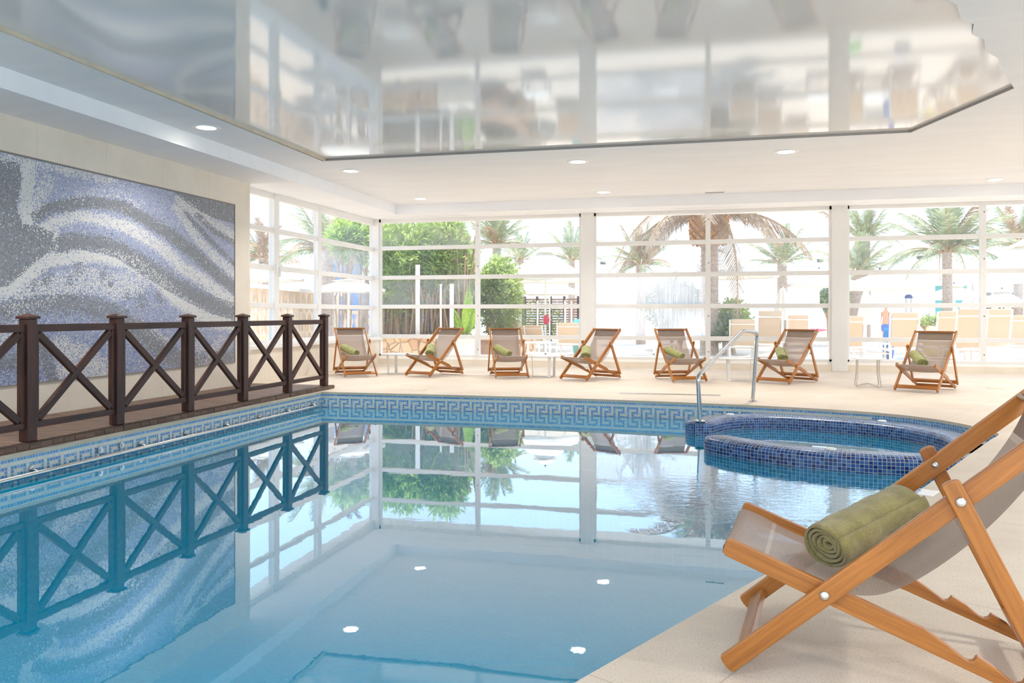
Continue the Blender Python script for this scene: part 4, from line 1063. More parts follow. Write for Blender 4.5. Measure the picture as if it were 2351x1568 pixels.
def palm(px_, py_, Y, length, trunk, label, nf=24, dry=.0, seed=1, spread=(-.9, 1.25), boss=None, zb=ZO, grp='palms beyond the windows', only=None):
    rr = random.Random(seed); c = on_y(px_, py_, Y)
    r = thing('palm_tree', label, 'palm', (c.x, c.y, zb), 0, grp); H = c.z - zb
    m = MB(); m.tube([(0, 0, 0), (.02, 0, H * .5), (0, 0, H)], trunk, 12, radii=[trunk * 1.1, trunk, trunk * .95])
    k = int(H / .14)
    for i in range(k):      # ring scars
        m.lathe([(trunk * .97, 0), (trunk * 1.07, .03), (trunk * .99, .06)], 12, (0.01, 0, i * .14)); m.f = m.f[:-2]; m.uv = m.uv[:-2]; m.mi = m.mi[:-2]; m.sm = m.sm[:-2]
    m.build('trunk', M['bark'], r)
    if boss:
        # swollen crown base covered in cut leaf stubs
        bh, br = boss; m = MB(); prof = [(trunk, -bh), (br * .85, -bh * .85), (br, -bh * .5), (br * .98, -bh * .15), (br * .7, .1), (.05, .3)]
        m.lathe(prof, 20, (0, 0, H)); m.build('crown_base', M['bark'], r)
        m = MB(); rows = 9
        for i in range(rows):
            z = H - bh * .9 + i * bh / rows * 1.05; f = (z - (H - bh)) / bh; rad = br * (.86 + .14 * min(1, f * 3)) * (1 if f < .9 else .85); cnt = 13
            for j in range(cnt):
                a = 2 * pi * (j + .5 * (i % 2)) / cnt; o = Vector((cos(a), sin(a), 0)); sd2 = Vector((-sin(a), cos(a), 0)); b0 = Vector((0, 0, z)) + o * (rad * .97)
                w = pi * rad / cnt * .8; h = bh / rows * .62
                t0 = b0 + o * .09 + Vector((0, 0, .05))
                q = [b0 - sd2 * w, b0 - Vector((0, 0, h)), b0 + sd2 * w, b0 + Vector((0, 0, h))]; q2 = [t0 + (v - b0) * .62 for v in q]
                m.add(q + q2, [(0, 1, 5, 4), (1, 2, 6, 5), (2, 3, 7, 6), (3, 0, 4, 7), (4, 5, 6, 7)])
        m.build('leaf_stubs', M['bark_scale'], r)
    ga = 2.399963
    for i in range(nf):
        f = (i + .5) / nf; el = spread[1] + (spread[0] - spread[1]) * f ** .85; az = i * ga + rr.uniform(-.2, .2)
        kind = 0 if el > .9 else (1 if el > .35 else (2 if el > -.3 else 3)); kind = min(3, max(0, kind + rr.choice((0, 0, 1, -1)) * (rr.random() < .4)))
        o = bpy.data.objects.new('frond', FR[kind]['dry' if rr.random() < dry * (1 + f) else 'green']); COL.objects.link(o); o.parent = r
        o.location = (cos(az) * trunk * .5, sin(az) * trunk * .5, H - .05 + .1 * (1 - f)); s_ = length * rr.uniform(.88, 1.1); o.scale = (s_, s_, s_)
        o.rotation_euler = (rr.uniform(-.25, .25), -el, az)
    return r
palm(1140, 560, 30, 1.75, .17, 'tall grey-green palm standing beyond the rounded bush', 24, .1, 2, (-.05, 1.4))
palm(1196, 596, 42, 1.5, .15, 'small pale palm just behind the rounded bush top, right of the taller one', 16, .1, 3, (0, 1.35))
palm(1312, 598, 40, 1.9, .18, 'pale palm half hidden by the large white parasol and the wide pillar', 16, .05, 4, (.1, 1.4))
palm(1471, 606, 31, 1.55, .18, 'short full green palm behind the streaked window pane', 26, .1, 5, (-.15, 1.4))
palm(1795, 604, 30, 1.35, .17, 'young upright palm under the drooping fronds of the big palm', 18, .1, 6, (.1, 1.4))
palm(1985, 550, 36, 1.75, .22, 'slender palm right of the second pillar, taller of two standing together', 20, .05, 7, (.05, 1.4))
palm(1964, 628, 34, 1.9, .2, 'lower palm standing in front of the slender palm by the second pillar', 16, .05, 8, (.2, 1.4))
palm(2174, 578, 32, 2.3, .17, 'wide palm with level fronds above the beige loungers', 28, .05, 9, (-.05, 1.4))
palm(2340, 560, 34, 1.9, .2, 'palm cut off by the right edge of the photo', 18, .1, 10, (.0, 1.4))
palm(606, 592, 26, 1.5, .2, 'brownish palm seen in the first narrow pane beside the mosaic wall', 22, .4, 11, (-.2, 1.4))
palm(752, 574, 23, 1.9, .2, 'palm with long arching fronds before the blue house', 22, .1, 12, (-.1, 1.3))
palm(1628, 488, 23.5, 3.3, .24, 'big palm with a pineapple-like crown base and long drooping brown fronds', 24, .6, 13, (-.2, 1.0), (1.0, .50))

def shrub(px0, px1, py0, py1, Y, dpt, n, size, slender, mat, label, name='shrub', cane=0, seed=1, updir=.3, blobs=5, grp=None):
    rr = random.Random(seed); a = on_y(px0, py1, Y); b = on_y(px1, py0, Y); cx, hw = (a.x + b.x) / 2, (b.x - a.x) / 2; z1 = b.z; z0 = max(ZO, a.z)
    r = thing(name, label, 'shrub', (cx, Y, ZO), 0, grp); hz = (z1 - z0) / 2; zc = (z1 + z0) / 2 - ZO
    lf = MB()
    leaf_cloud(lf, rr, n // 2, (0, 0, zc), (hw * .95, dpt, hz), size, slender, updir=updir)
    for _ in range(blobs):
        bx = rr.uniform(-.6, .6) * hw; bz = zc + rr.uniform(-.5, .6) * hz; br = rr.uniform(.3, .5)
        leaf_cloud(lf, rr, n // 2 // blobs, (bx, -dpt * .4, bz), (hw * br, dpt * .8, hz * br), size, slender, updir=updir)
    lf.v = [(x, y, max(z, .02)) for x, y, z in lf.v]
    lf.build('foliage', mat, r)
    m = MB(); k = cane or 4
    for i in range(k):
        x = rr.uniform(-.85, .85) * hw if cane else rr.uniform(-.3, .3) * hw; y = rr.uniform(-.7, .5) * dpt; h = (zc + hz * rr.uniform(.0, .6)) if cane else zc
        m.tube([(x, y, 0), (x + rr.gauss(0, .12), y, h * .5), (x + rr.gauss(0, .3), y, h)], .026 if cane else .05, 5)
    m.build('stems', M['stem'], r)
    return r
shrub(765, 868, 505, 598, 21.5, .8, 4200, .26, .10, M['leaf_bamboo'], 'tall feathery bamboo clump seen through the short left windows', 'bamboo_clump', 22, 21, .2, 5)
shrub(866, 990, 490, 760, 20.5, .8, 7200, .25, .10, M['leaf_bamboo'], 'tall dense bamboo clump behind the rubble wall, nearest the room corner', 'bamboo_clump', 95, 22, .1, 7)
shrub(965, 1078, 488, 700, 20.8, .8, 6800, .25, .10, M['leaf_bamboo'], 'tall dense bamboo clump ending against the open sky', 'bamboo_clump', 80, 23, .1, 7)
shrub(1010, 1105, 575, 770, 21.6, .6, 4200, .13, .28, M['leaf_bush'], 'yellow-green bush at the foot of the bamboo', 'shrub', 0, 24, .2, 5)
shrub(1098, 1198, 588, 775, 22.5, .9, 7600, .12, .30, M['leaf_bush'], 'rounded leafy bush left of the large white parasol', 'shrub', 0, 25, .2, 7)
shrub(1480, 1610, 645, 760, 27, 1.0, 3600, .14, .3, M['leaf_far'], 'grey-green bush blurred by the streaked window pane', 'shrub', 0, 26, .2, 5)
shrub(1640, 1722, 690, 790, 24.2, .8, 3600, .14, .26, M['leaf_bush'], 'dark green bush at the foot of the big palm', 'shrub', 0, 27, .2, 5)
shrub(1886, 1916, 660, 712, 34, .8, 900, .16, .3, M['leaf_far'], 'small bush far off just left of the second pillar', 'shrub', 0, 28, .2, 3)
shrub(1940, 1975, 665, 706, 40, .8, 900, .18, .3, M['leaf_bush'], 'small bush far off just right of the second pillar', 'shrub', 0, 29, .2, 3)
shrub(2110, 2180, 728, 744, 27.2, .4, 900, .10, .3, M['leaf_bush'], 'low green planting in the pale planter', 'shrub', 0, 30, .2, 3)

# agave-like grasses under the big palm
c = on_y(1668, 745, 23.4); r = thing('spiky_plant', 'spiky grey-green plant arching beside the big palm trunk', 'plant', (c.x, c.y, ZO))
rr = random.Random(4); m = MB()
for i in range(70):
    a = rr.uniform(0, 2 * pi); L = rr.uniform(.7, 1.25); el = rr.uniform(.35, 1.4); o = Vector((cos(a) * cos(el), sin(a) * cos(el), sin(el))); s_ = Vector((-sin(a), cos(a), 0)) * .03; z0 = Vector((0, 0, .35))
    p1 = z0 + o * L * .5; p2 = z0 + o * L + Vector((0, 0, -.25 * L)); m.add([z0 - s_, z0 + s_, p1 + s_ * 1.4, p2, p1 - s_ * 1.4], [(0, 1, 2, 3, 4)])
m.build('leaves', M['leaf_far'], r); m = MB(); m.tube([(0, 0, 0), (0, 0, .4)], .12, 10); m.build('stem', M['bark'], r)
# banana plant
c = on_y(1068, 760, 19.3); r = thing('banana_plant', 'young banana plant with one bright upright leaf before the bamboo', 'plant', (c.x, c.y, ZO))
for (dx, dz, L, w, ln_) in ((.10, 0, 1.30, .15, .10), (.28, 0, .85, .11, .5), (-.30, 0, .75, .08, -.6), (-.5, 0, .6, .06, -.9)):
    m = MB(); K = 12; rows = []
    for i in range(K + 1):
        t_ = i / K; ww = w * math.sin(pi * min(1, max(0, t_ * .98 + .01)) ** .8) + .004; cxx = ln_ * t_ * .55 * L + dx * .2; z = .62 + L * t_ * (1 - .15 * abs(ln_) * t_)
        rows.append((Vector((cxx - ww, .05 * math.sin(t_ * 3), z)), Vector((cxx, -.04, z - .02)), Vector((cxx + ww, .05 * math.sin(t_ * 2), z))))
    vs = [v for r_ in rows for v in r_]; fs = [(i * 3 + j, i * 3 + j + 1, i * 3 + j + 4, i * 3 + j + 3) for i in range(K) for j in (0, 1)]
    m.add(vs, fs, None, 0, True); m.build('leaf', M['leaf_banana'], r)
m = MB(); m.tube([(0, 0, 0), (.02, 0, .4), (.03, 0, .75)], .05, 10, radii=[.07, .05, .03]); m.build('stem', M['stem'], r)

# low rubble wall with soil behind and a glass screen of slim posts
c0 = on_y(868, 800, 18.9); c1 = on_y(1003, 800, 18.9)
m = MB(); m.box(-9.2, 18.75, ZO, c1.x, 19.05, .60); tag(m.build('rubble_wall', M['rubble'], bevel=.02), 'low wall of rounded orange and cream rubble stones outside the corner', 'wall')
m = MB(); m.box(-9.2, 19.05, ZO, c1.x + 1.6, 22.6, .5); struct(m.build('planting_bed', M['soil']), 'raised planting bed behind the rubble wall', 'bed')
m = MB(); q0 = on_y(1006, 800, 18.8); q1 = on_y(1086, 800, 18.8); m.box(q0.x, 18.7, ZO, q1.x, 19.1, .62); tag(m.build('planter_wall', M['white_wall'], bevel=.01), 'short smooth white wall right of the rubble wall', 'wall')
m = MB(); q0 = on_y(1098, 800, 20.4); q1 = on_y(1150, 800, 20.4); m.box(q0.x, 20.3, ZO, q1.x + .9, 20.6, .58); tag(m.build('rubble_wall', M['rubble'], bevel=.02), 'low rubble wall under the rounded bush', 'wall')
for px_, w_, lab in ((960, .055, 'tall pale post standing before the bamboo, nearest the corner'), (1013, .02, 'thin pale post in the middle before the bamboo'), (1038, .05, 'pale post beside the banana plant')):
    c = on_y(px_, 700, 19.25); m = MB(); m.box(c.x - w_, 19.2, .5, c.x + w_, 19.24, 2.4 if w_ > .05 else 1.9); tag(m.build('screen_post', M['white_plastic']), lab, 'post')

# blue house and far buildings
a = on_y(805, 600, 44); b = on_y(900, 600, 44); z1 = on_y(800, 545, 44).z
h_ = thing('house', 'bright blue house wall behind the palm and bamboo', 'building', ((a.x + b.x) / 2, 46, ZO))
w_ = (b.x - a.x) / 2 + 1.5
m = MB(); m.box(-w_, -2, 0, w_, 4, z1); m.build('wall', M['blue_wall'], h_)
m = MB(); m.box(-w_ - .2, -2.2, z1, w_ + .2, 4.2, z1 + .25); m.build('roof_edge', M['white_wall'], h_)
m = MB(); m.box(-w_ * .2, -2.06, z1 * .45, w_ * .2, -1.98, z1 * .75); m.build('window', M['white_plastic'], h_)
a = on_y(2128, 700, 48); b = on_y(2256, 700, 48); z1 = on_y(2200, 640, 48).z
h_ = thing('beach_bar', 'pale pavilion with turquoise boards between white columns', 'building', ((a.x + b.x) / 2, 50, ZO)); w_ = (b.x - a.x) / 2
m = MB(); m.box(-w_, -1.2, z1 - .25, w_, 3, z1 + .1); m.build('roof', M['white_wall'], h_)
m = MB(); m.box(-w_ * .55, -.6, 0, w_ * .72, -.5, z1 - .3)
for k in range(14): x = -w_ * .55 + k * w_ * 1.27 / 14; m.box(x, -.64, 0, x + .03, -.6, z1 - .3)
m.build('boards', M['teal_wall'], h_)
for x in (-w_ * .95, -w_ * .62, .0, w_ * .75, w_ * .95): m = MB(); m.box(x - .12, -1.1, 0, x + .12, -.86, z1 - .25); m.build('column', M['white_wall'], h_)
a = on_y(2262, 700, 52); b = on_y(2400, 700, 52); z1 = on_y(2300, 628, 52).z
h_ = thing('white_house', 'white building with small windows at the right edge of the view', 'building', ((a.x + b.x) / 2, 54, ZO)); w_ = (b.x - a.x) / 2
m = MB(); m.box(-w_, -1, 0, w_, 3, z1); m.build('wall', M['white_wall'], h_)
for k in range(4): m = MB(); x = -w_ * .7 + k * w_ * .45; m.box(x - .16, -1.05, z1 * .42, x + .16, -.98, z1 * .7); m.build('window', M['dark_metal'], h_)
m = MB(); a = on_y(2130, 745, 27); b = on_y(2186, 745, 27); m.box(a.x, 26.8, ZO, b.x + .4, 27.6, .78); tag(m.build('planter', M['sandstone'], bevel=.02), 'pale stone planter with low greenery, right of the lone deckchair top', 'planter')

# carved sandstone screen wall seen through the short windows
def screen_wall(A, B, z1, label, cell=.56, base=.0):
    A = Vector((*A, 0)); B = Vector((*B, 0)); d = (B - A); L = d.length; d.normalize(); nn = Vector((-d.y, d.x, 0))
    r = thing('screen_wall', label, 'wall', (A.x, A.y, ZO), math.atan2(d.y, d.x))
    nxx = int(L / cell); nzz = max(1, int((z1 - base - .12) / cell)); m = MB(); t_ = .07
    for i in range(nxx):
        for j in range(nzz):
            x0 = i * cell; z0 = base + j * cell; cx_ = x0 + cell / 2; cz_ = z0 + cell / 2; dw, dh = (cell * .15, cell * .26) if (j % 2 == 0) else (cell * .10, cell * .16)
            O = [(x0, z0), (cx_, z0), (x0 + cell, z0), (x0 + cell, cz_), (x0 + cell, z0 + cell), (cx_, z0 + cell), (x0, z0 + cell), (x0, cz_)]
            I = [(cx_ - dw / 2, cz_ - dh / 2), (cx_, cz_ - dh), (cx_ + dw / 2, cz_ - dh / 2), (cx_ + dw, cz_), (cx_ + dw / 2, cz_ + dh / 2), (cx_, cz_ + dh), (cx_ - dw / 2, cz_ + dh / 2), (cx_ - dw, cz_)]
            vs = [(x, -t_, z) for x, z in O] + [(x, -t_ + .03, z) for x, z in I] + [(x, t_, z) for x, z in O] + [(x, t_ - .03, z) for x, z in I]
            fs = []
            for k in range(8):
                k2 = (k + 1) % 8; fs += [(k, k2, k2 + 8, k + 8), (k + 16, k + 24, k2 + 24, k2 + 16), (k + 8, k2 + 8, k2 + 24, k + 24)]
            m.add(vs, fs)
            # raised rib leaf around the opening
            for sg in (-1, 1):
                m.beam((cx_ + sg * cell * .34, -t_, z0 + .03), (cx_ + sg * cell * .20, -t_ - .01, cz_ + cell * .1), .05, .02); m.beam((cx_ + sg * cell * .20, -t_ - .01, cz_ + cell * .1), (cx_ + sg * .02, -t_, z0 + cell - .02), .05, .02)
    m.build('carved_blocks', M['sandstone'], r)
    zt = base + nzz * cell; m = MB(); m.box(-.1, -.14, zt, nxx * cell + .1, .14, zt + .11); m.build('coping', M['white_wall'], r, bevel=.01)
    if base: m = MB(); m.box(0, -.1, 0, nxx * cell, .1, base); m.build('base', M['white_wall'], r)
    return r
screen_wall((-9.6, 12.5), (-12.45, 25.6), 1.95, 'carved sandstone screen wall with diamond openings beyond the short windows', .58, .05)
# baluster run joining it
A = on_y(738, 740, 24.5); B = on_y(872, 740, 24.5); r = thing('balustrade', 'pale stone balustrade with rounded balusters behind the first far deckchair', 'balustrade', (A.x, 24.5, ZO)); L = B.x - A.x
m = MB(); m.box(0, -.12, 0, L, .12, .28); m.build('base', M['sandstone'], r); m = MB(); m.box(0, -.13, 1.16, L, .13, 1.28); m.build('top_rail', M['white_wall'], r)
k = 0; x = .12
while x < L - .1:
    m = MB(); m.lathe([(.05, .28), (.06, .32), (.035, .36), (.075, .48), (.08, .56), (.04, .70), (.05, .72), (.04, .74), (.08, .90), (.075, .98), (.035, 1.08), (.06, 1.12), (.05, 1.16)], 10, (x, 0, 0)); m.build('baluster', M['sandstone'], r); x += .235

# parasols
def parasol(px_, y_apex, y_rim, half, Y, label, pole_px=None, rot=.39, seg=8, droop=.1):
    c = on_y(px_, y_rim, Y); ap = on_y(px_, y_apex, Y).z; dep_ = c.x * FW[0] + c.y * FW[1]; R_ = half / FPX * dep_; hz = ap - c.z; zr = c.z - ZO
    r = thing('parasol', label, 'parasol', (c.x, c.y, ZO), rot, 'white parasols on the terrace')
    m = MB(); m.tube([(0, 0, 0), (0, 0, zr + hz)], .03, 10); m.build('pole', M['white_paint'], r)
    m = MB(); m.box(-.3, -.3, 0, .3, .3, .07); m.build('base', M['white_wall'], r, bevel=.01)
    def canopy(R0, z0, R1, z1, nm, valance):
        m = MB(); K = 6; rows = []
        for i in range(K + 1):
            t_ = i / K; row = []
            for j in range(seg * 6):
                a = 2 * pi * j / (seg * 6); f = (j % 6) / 6; sec_ = cos(pi / seg) / cos((f - .5) * 2 * pi / seg); pinch = math.sin(pi * f) * .06 * t_
                rad = (R0 + (R1 - R0) * t_) * sec_ / cos(pi / seg) * .985; z = z0 + (z1 - z0) * (t_ ** .92) - math.sin(pi * f) * 0 - pinch * abs(z1 - z0) * .6
                row.append((rad * cos(a), rad * sin(a), z))
            rows.append(row)
        if valance: rows.append([(x, y, z - valance) for x, y, z in rows[-1]])
        n_ = seg * 6; vs = [v for r_ in rows for v in r_]; fs = [(i * n_ + j, i * n_ + (j + 1) % n_, (i + 1) * n_ + (j + 1) % n_, (i + 1) * n_ + j) for i in range(len(rows) - 1) for j in range(n_)]
        m.add(vs, fs, None, 0, True); return m.build(nm, M['canvas'], r, solid=.006)
    canopy(.22, zr + hz * .80, R_, zr, 'canopy', .07); canopy(.03, zr + hz, .38, zr + hz * .80, 'vent', 0)
    hub = Vector((0, 0, zr + hz * .25))
    for k in range(seg):
        a = 2 * pi * k / seg; m = MB(); m.tube([(.04 * cos(a), .04 * sin(a), zr + hz * .84), (R_ * .97 * cos(a), R_ * .97 * sin(a), zr + .0)], .011, 6)
        m.tube([hub, (R_ * .5 * cos(a), R_ * .5 * sin(a), zr + hz * .40)], .009, 6); m.build('rib', M['cream_metal'], r)
    m = MB(); m.lathe([(.05, -.06), (.05, .06)], 12, hub); m.build('hub', M['dark_metal'], r)
    m = MB(); m.lathe([(.0, 0), (.03, .02), (.03, .05), (0, .08)], 10, (0, 0, zr + hz)); m.build('finial', M['dark_metal'], r)
    return r
parasol(1252, 566, 641, 104, 25.5, 'large white parasol between the rounded bush and the wide pillar')
parasol(1262, 638, 672, 76, 30, 'lower white parasol seen under the large one')
parasol(1640, 560, 632, 135, 26.5, 'wide white parasol in front of the big palm trunk', rot=.1)
parasol(1880, 618, 654, 95, 31, 'flat white parasol left of and behind the second pillar')
parasol(2020, 620, 660, 95, 26, 'flat white parasol right of the second pillar')
parasol(2190, 652, 684, 72, 36, 'white parasol before the turquoise pavilion')
parasol(2352, 548, 640, 120, 24.5, 'large white parasol at the right edge of the view')
parasol(1962, 686, 706, 26, 44, 'small distant white parasol low by the second pillar')
parasol(2300, 664, 700, 55, 33, 'pale parasol before the white building')
parasol(600, 606, 640, 90, 20.5, 'white parasol beyond the first narrow panes')
parasol(800, 640, 664, 78, 18.5, 'white parasol beyond the short windows, in front of the bamboo')
def closed_parasol(px_, y0, y1, Y, label):
    c = on_y(px_, y0, Y); zt = c.z - ZO; zb = on_y(px_, y1, Y).z - ZO; r = thing('closed_parasol', label, 'parasol', (c.x, c.y, ZO), 0, 'folded parasols on the terrace')
    m = MB(); m.tube([(0, 0, 0), (0, 0, zt + .05)], .03, 8); m.build('pole', M['white_paint'], r)
    m = MB(); n_ = 40; rows = []
    for i in range(9):
        t_ = i / 8; z = zt + (zb - zt) * t_; rr_ = .06 + .2 * t_ ** .8
        rows.append([(rr_ * (1 + .28 * math.sin(j * 2 * pi * 8 / n_)) * cos(2 * pi * j / n_), rr_ * (1 + .28 * math.sin(j * 2 * pi * 8 / n_)) * math.sin(2 * pi * j / n_), z) for j in range(n_)])
    m.add([v for r_ in rows for v in r_], [(i * n_ + j, i * n_ + (j + 1) % n_, (i + 1) * n_ + (j + 1) % n_, (i + 1) * n_ + j) for i in range(8) for j in range(n_)], None, 0, True); m.build('folded_canopy', M['canvas'], r)
closed_parasol(1797, 662, 735, 26, 'folded grey-white parasol left of the second pillar')
closed_parasol(1988, 668, 745, 28, 'folded grey-white parasol right of the second pillar')
closed_parasol(2185, 682, 722, 40, 'folded parasol under the far white parasol, left one')
closed_parasol(2218, 682, 722, 40, 'folded parasol under the far white parasol, right one')

# loungers (backs raised, seen from behind)
def lounger(px_, y_top, Y, label, base=None, turn=0, sc=1):
    c = on_y(px_, 760, Y); zt = on_y(px_, y_top, Y).z - ZO
    r = thing('sun_lounger', label, 'lounger', (c.x, c.y, ZO), turn, 'beige loungers on the terrace')
    w = .31; seat = .34; h = zt - seat; lean = .28 * h
    for sg in (-1, 1):
        m = MB(); m.beam((sg * w, 0, seat - .03), (sg * w, -lean, zt), .035, .045, (0, 1, 0)); m.build('back_frame', M['white_paint'], r, bevel=.005)
        m = MB(); m.beam((sg * w, -.35, seat - .04), (sg * w, 1.25, seat - .04), .035, .05); m.build('side_rail', M['white_paint'], r, bevel=.005)
        for yy in (-.3, 1.15): m = MB(); m.box(sg * w - .02, yy - .02, 0, sg * w + .02, yy + .02, seat - .06); m.build('leg', M['white_paint'], r)
    for f, hh in ((.84, .03), (.02, .03)): m = MB(); m.beam((-w, -lean * f, seat + h * f), (w, -lean * f, seat + h * f), .03, hh); m.build('crossbar', M['white_paint'], r)
    m = MB(); m.add([(-w + .03, -lean * .1, seat + h * .06), (w - .03, -lean * .1, seat + h * .06), (w - .03, -lean * .82 + .02, seat + h * .82), (-w + .03, -lean * .82 + .02, seat + h * .82)], [(0, 1, 2, 3)]); m.build('back_sling', M['beige_sling'], r, solid=.006)
    m = MB(); m.box(-w + .03, -lean - .01, seat + h * .86, w - .03, -lean + .05, zt + .015); m.build('headrest', M['beige_sling'], r, bevel=.02)
    m = MB(); m.box(-w + .02, .0, seat - .03, w - .02, 1.2, seat - .015); m.build('seat_sling', M['beige_sling'], r)
    return r
for a in ((1306, 742, 21.5, 'beige lounger nearest the first wide pillar, behind the low wooden table', .1), (1228, 748, 23.5, 'beige lounger right of the rounded bush', -.3), (1182, 748, 24.2, 'beige lounger partly behind the third deckchair', .2),
          (1705, 734, 20.6, 'beige lounger between the dark bush and the handrail top', 0), (1765, 715, 21.9, 'tall-backed beige lounger behind the handrail top', .05), (1831, 724, 25, 'beige lounger seen left of the angled deckchair top', 0),
          (1950, 727, 20.8, 'beige lounger directly right of the second pillar', 0), (2074, 719, 20.6, 'beige lounger standing alone left of the last deckchair', -.08), (2178, 716, 22.2, 'beige lounger behind the last deckchair', 0),
          (2226, 711, 20.4, 'tall beige lounger right of the last deckchair', -.05), (2282, 711, 21.3, 'beige lounger behind the last slim window bar', 0), (2340, 725, 22.6, 'beige lounger at the right edge of the view', -.1)):
    lounger(a[0], a[1], a[2], a[3], None, a[4])
# small outdoor tables
def square_table(px_, py_, Y, w, h, label, wood_=False):
    c = on_y(px_, 760, Y); r = thing('terrace_table', label, 'table', (c.x, c.y, ZO), 0, 'low square tables on the terrace')
    m = MB(); m.box(-w, -w, h - .035, w, w, h); m.build('table_top', M['white_paint'], r, bevel=.004)
    for sx_ in (-1, 1):
        for sy in (-1, 1): m = MB(); m.box(sx_ * w - sx_ * .045, sy * w - sy * .045, 0, sx_ * w, sy * w, h - .035); m.build('leg', M['white_paint'], r)
    for sy in (-1, 1): m = MB(); m.box(-w, sy * w - .02 * sy, h * .42, w, sy * w, h * .42 + .03); m.build('stretcher', M['white_paint'], r)
square_table(1232, 0, 18.9, .30, .50, 'white square low table outside, left of the first wide pillar')
square_table(1530, 0, 19.5, .30, .46, 'white square low table outside behind the streaked panes')
square_table(1886, 0, 20.6, .32, .50, 'white square low table outside, just left of the second pillar')
square_table(2010, 0, 21.2, .30, .46, 'white square low table outside, just right of the second pillar')
# woven fence with posts
A = on_y(1203, 720, 31); B = on_y(1345, 720, 31); r = thing('woven_fence', 'brown woven fence with climbing plants behind the lower parasol', 'fence', (A.x, 31, ZO)); L = B.x - A.x; H = on_y(1260, 686, 31).z - ZO
m = MB(); k = 0; z = .3
while z < H:
    x = 0
    while x < L: m.box(x, -.02 + (.03 if (k + int(x / .34)) % 2 else 0), z, x + .33, (.03 if (k + int(x / .34)) % 2 else 0), z + .075); x += .34
    z += .10; k += 1
m.build('woven_slats', plain('woven_willow', srgb(164, 132, 118), .9, 0, .25, 9), r)
for x in (0, L * .2, L * .42, L * .64, L * .86): m = MB(); m.box(x, -.06, 0, x + .09, .04, H + .1); m.build('post', M['dark_wood'], r)
m = MB(); leaf_cloud(m, random.Random(5), 700, (L * .3, -.1, H * .5), (L * .35, .1, H * .45), .12, .3); m.build('climbing_leaves', M['leaf_bush'], r)
for px_, lab in ((1202, 'mossy green post at the left end of the woven fence'),):
    c = on_y(px_, 700, 30); m = MB(); m.box(c.x - .06, 29.95, ZO, c.x + .06, 30.05, on_y(px_, 682, 30).z); tag(m.build('fence_post', M['leaf_far']), lab, 'post')
for px_, lab in ((1234, 'thin white post before the woven fence, leftmost of three'), (1297, 'thin white post before the woven fence, middle of three'), (1312, 'thin white post before the woven fence, rightmost of three')):
    c = on_y(px_, 700, 27); m = MB(); m.box(c.x - .025, 26.97, ZO, c.x + .025, 27.03, 1.6); tag(m.build('thin_post', M['white_plastic']), lab, 'post')
# bags, towels and bits of colour
def pouch(name, px_, py_, Y, w, h, d, col, label, cat, z=None, seed=0):
    c = on_y(px_, py_, Y); z0 = ZO if z is None else z; rr = random.Random(seed); m = MB(); n1, n2 = 12, 7; vs = []
    for i in range(n2 + 1):
        f = i / n2; s_ = math.sin(pi * (.12 + .8 * f)) ** .5
        for j in range(n1): a = 2 * pi * j / n1; k = 1 + .12 * math.sin(3 * a + seed + f * 4); vs.append((c.x + w * s_ * k * cos(a), c.y + d * s_ * k * math.sin(a), z0 + h * f))
    fs = [(i * n1 + j, i * n1 + (j + 1) % n1, (i + 1) * n1 + (j + 1) % n1, (i + 1) * n1 + j) for i in range(n2) for j in range(n1)] + [tuple(range(n1))[::-1], tuple(range(n2 * n1, n2 * n1 + n1))]
    m.add(vs, fs, None, 0, True); tag(m.build(name, cloth('cloth_' + name + str(px_), col, .1)), label, cat)
pouch('bag', 1956, 812, 18.3, .20, .16, .14, srgb(110, 215, 90), 'bright green crumpled bag on the terrace right of the second pillar', 'bag')
pouch('beach_bag', 2071, 812, 18.6, .17, .28, .12, srgb(176, 192, 216), 'pale blue beach bag on the terrace left of the last deckchair', 'bag')
pouch('towel', 1180, 750, 23, .13, .22, .1, srgb(240, 130, 190), 'pink towel over a lounger in front of the rounded bush', 'towel', .72)
pouch('towel', 1328, 742, 22.9, .22, 1.02, .12, srgb(110, 205, 205), 'turquoise towel by the first wide pillar', 'towel', ZO)
pouch('towel', 1254, 735, 25.5, .10, .30, .10, srgb(226, 60, 84), 'red towel hanging on the pole of the large parasol', 'towel', .80)
pouch('towel', 2155, 768, 24, .42, .58, .2, srgb(236, 226, 110), 'yellow towel behind the last deckchair', 'towel', ZO)
pouch('towel', 2046, 736, 23, .08, 1.1, .08, srgb(70, 110, 215), 'deep blue towel hanging beside the lone lounger', 'towel', ZO)
pouch('bag', 2036, 752, 21.6, .10, .82, .1, srgb(30, 120, 190), 'small dark blue bag by the lone lounger', 'bag', ZO)
pouch('bag', 1150, 795, 19.9, .12, .66, .1, srgb(246, 130, 60), 'orange bag glimpsed through the third deckchair back', 'bag', ZO)
pouch('flowers', 1868, 748, 26, .35, .10, .2, srgb(236, 120, 150), 'pink cushion beside the folded parasol', 'cushion', .6)
# cap drying on a rack
c = on_y(2086, 690, 26); r = thing('cap_on_rack', 'small dark blue cap on two thin legs above the loungers', 'cap', (c.x, c.y, ZO)); zt = on_y(2086, 676, 26).z - ZO
for dx in (-.07, .07): m = MB(); m.tube([(dx, 0, 0), (dx, 0, zt - .1)], .01, 6); m.build('leg', M['dark_metal'], r)
m = MB(); m.lathe([(.10, 0), (.115, .04), (.09, .10), (.0, .13)], 14, (0, 0, zt - .12)); m.box(.08, -.05, zt - .1, .19, .05, zt - .085); m.build('cap', plain('navy_cloth', srgb(60, 84, 150), .8), r)
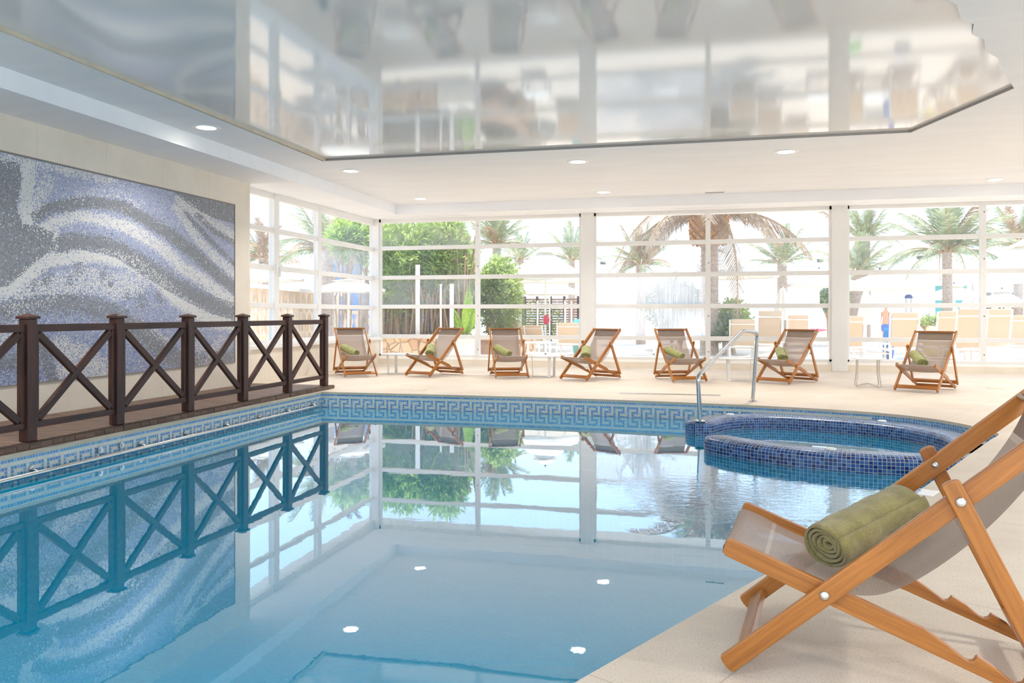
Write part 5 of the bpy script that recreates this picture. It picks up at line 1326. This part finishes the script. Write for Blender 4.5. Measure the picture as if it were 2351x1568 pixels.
# floodlights on slim masts
for px_, py_, lab in ((1385, 607, 'small grey floodlight mast right of the first wide pillar'), (1883, 602, 'small floodlight mast near the tip of the big palm frond'), (2113, 595, 'small floodlight mast left of the wide palm'), (1994, 618, 'small floodlight mast right of the second pillar')):
    c = on_y(px_, py_, 58); r = thing('floodlight', lab, 'floodlight', (c.x, c.y, ZO)); zt = c.z - ZO
    m = MB(); m.tube([(0, 0, 0), (0, 0, zt)], .05, 8); m.build('mast', M['white_paint'], r); m = MB(); m.box(-.2, -.15, zt, .2, .15, zt + .22); m.build('lamp_head', M['dark_metal'], r)
# people on the terrace, small and far
def person(px_, Y, pose, skin, short, label, rot=0, hair=(.05, .03, .02), s=1.0):
    c = on_y(px_, 740, Y); r = thing('person', label, 'person', (c.x, c.y, ZO), rot)
    def skin_obj(name, J, E, mat, par):
        me = bpy.data.meshes.new(name); me.from_pydata([Vector(p[:3]) * s for p in J], E, []); o = bpy.data.objects.new(name, me); COL.objects.link(o); o.parent = par
        md = o.modifiers.new('skin', 'SKIN'); sk = me.skin_vertices.new() if not me.skin_vertices else me.skin_vertices[0]
        sk = me.skin_vertices[0]
        for i, p in enumerate(J): sk.data[i].radius = (p[3] * s, p[4] * s if len(p) > 4 else p[3] * s)
        sk.data[0].use_root = True
        sb = o.modifiers.new('smooth', 'SUBSURF'); sb.levels = 2; sb.render_levels = 2; me.materials.append(mat); return o
    J = [(0, 0, .95, .14, .10), (0, 0, 1.12, .125, .09), (0, 0, 1.32, .15, .10), (0, 0, 1.44, .07, .07), (0, 0, 1.52, .05), (0, -.01, 1.60, .075, .09), (0, 0, 1.70, .07, .09)]
    E = [(0, 1), (1, 2), (2, 3), (3, 4), (4, 5), (5, 6)]
    def chain(start, pts):
        k = start
        for p in pts: J.append(p); E.append((k, len(J) - 1)); k = len(J) - 1
        return k
    for sg in (-1, 1):
        w = chain(3, [(sg * .17, 0, 1.41, .055), (sg * .21, .0, 1.14, .042), (sg * .23, -.06 - (.12 if pose == 'reach' and sg > 0 else 0), .92, .030), (sg * .235, -.09, .86, .030, .018)])
        for f in range(4): chain(w, [(sg * (.222 + .009 * f), -.105 + f * .012, .80, .0085), (sg * (.222 + .009 * f), -.115 + f * .012, .765, .007)])
        chain(w, [(sg * .21, -.125, .83, .009)])
        chain(0, [(sg * .09, 0, .86, .085), (sg * .10, -.02, .50, .055), (sg * .10, .02, .12, .036), (sg * .10, -.02, .04, .04), (sg * .105, -.14, .025, .03, .02)])
    skin_obj('body', J, E, skin, r)
    skin_obj('shorts', [(0, 0, .93, .155, .115), (.09, 0, .84, .10), (.10, 0, .64, .085), (-.09, 0, .84, .10), (-.10, 0, .64, .085), (0, 0, 1.0, .145, .105)], [(0, 1), (1, 2), (0, 3), (3, 4), (0, 5)], short, r)
    m = MB(); m.lathe([(.0, 1.775), (.05, 1.76), (.082, 1.72), (.088, 1.67), (.06, 1.62)][::-1], 14, (0, .018, 0)); m.v = [(x * s, y * s, z * s) for x, y, z in m.v]; m.build('hair', plain('dark_hair', hair, .8), r)
    for sg in (-1, 1):
        m = MB(); m.lathe([(0, -.008), (.008, 0), (0, .008)], 8, (sg * .03, -.088, 1.655)); m.v = [(x * s, y * s, z * s) for x, y, z in m.v]; m.build('eye', M['dark_metal'], r)
sk1 = plain('sunlit_skin', srgb(214, 160, 124), .6)
person(2034, 30, 'stand', sk1, plain('blue_swim_shorts', srgb(70, 110, 190), .8), 'person in blue swim shorts standing left of the lone lounger', 2.6, s=.86)
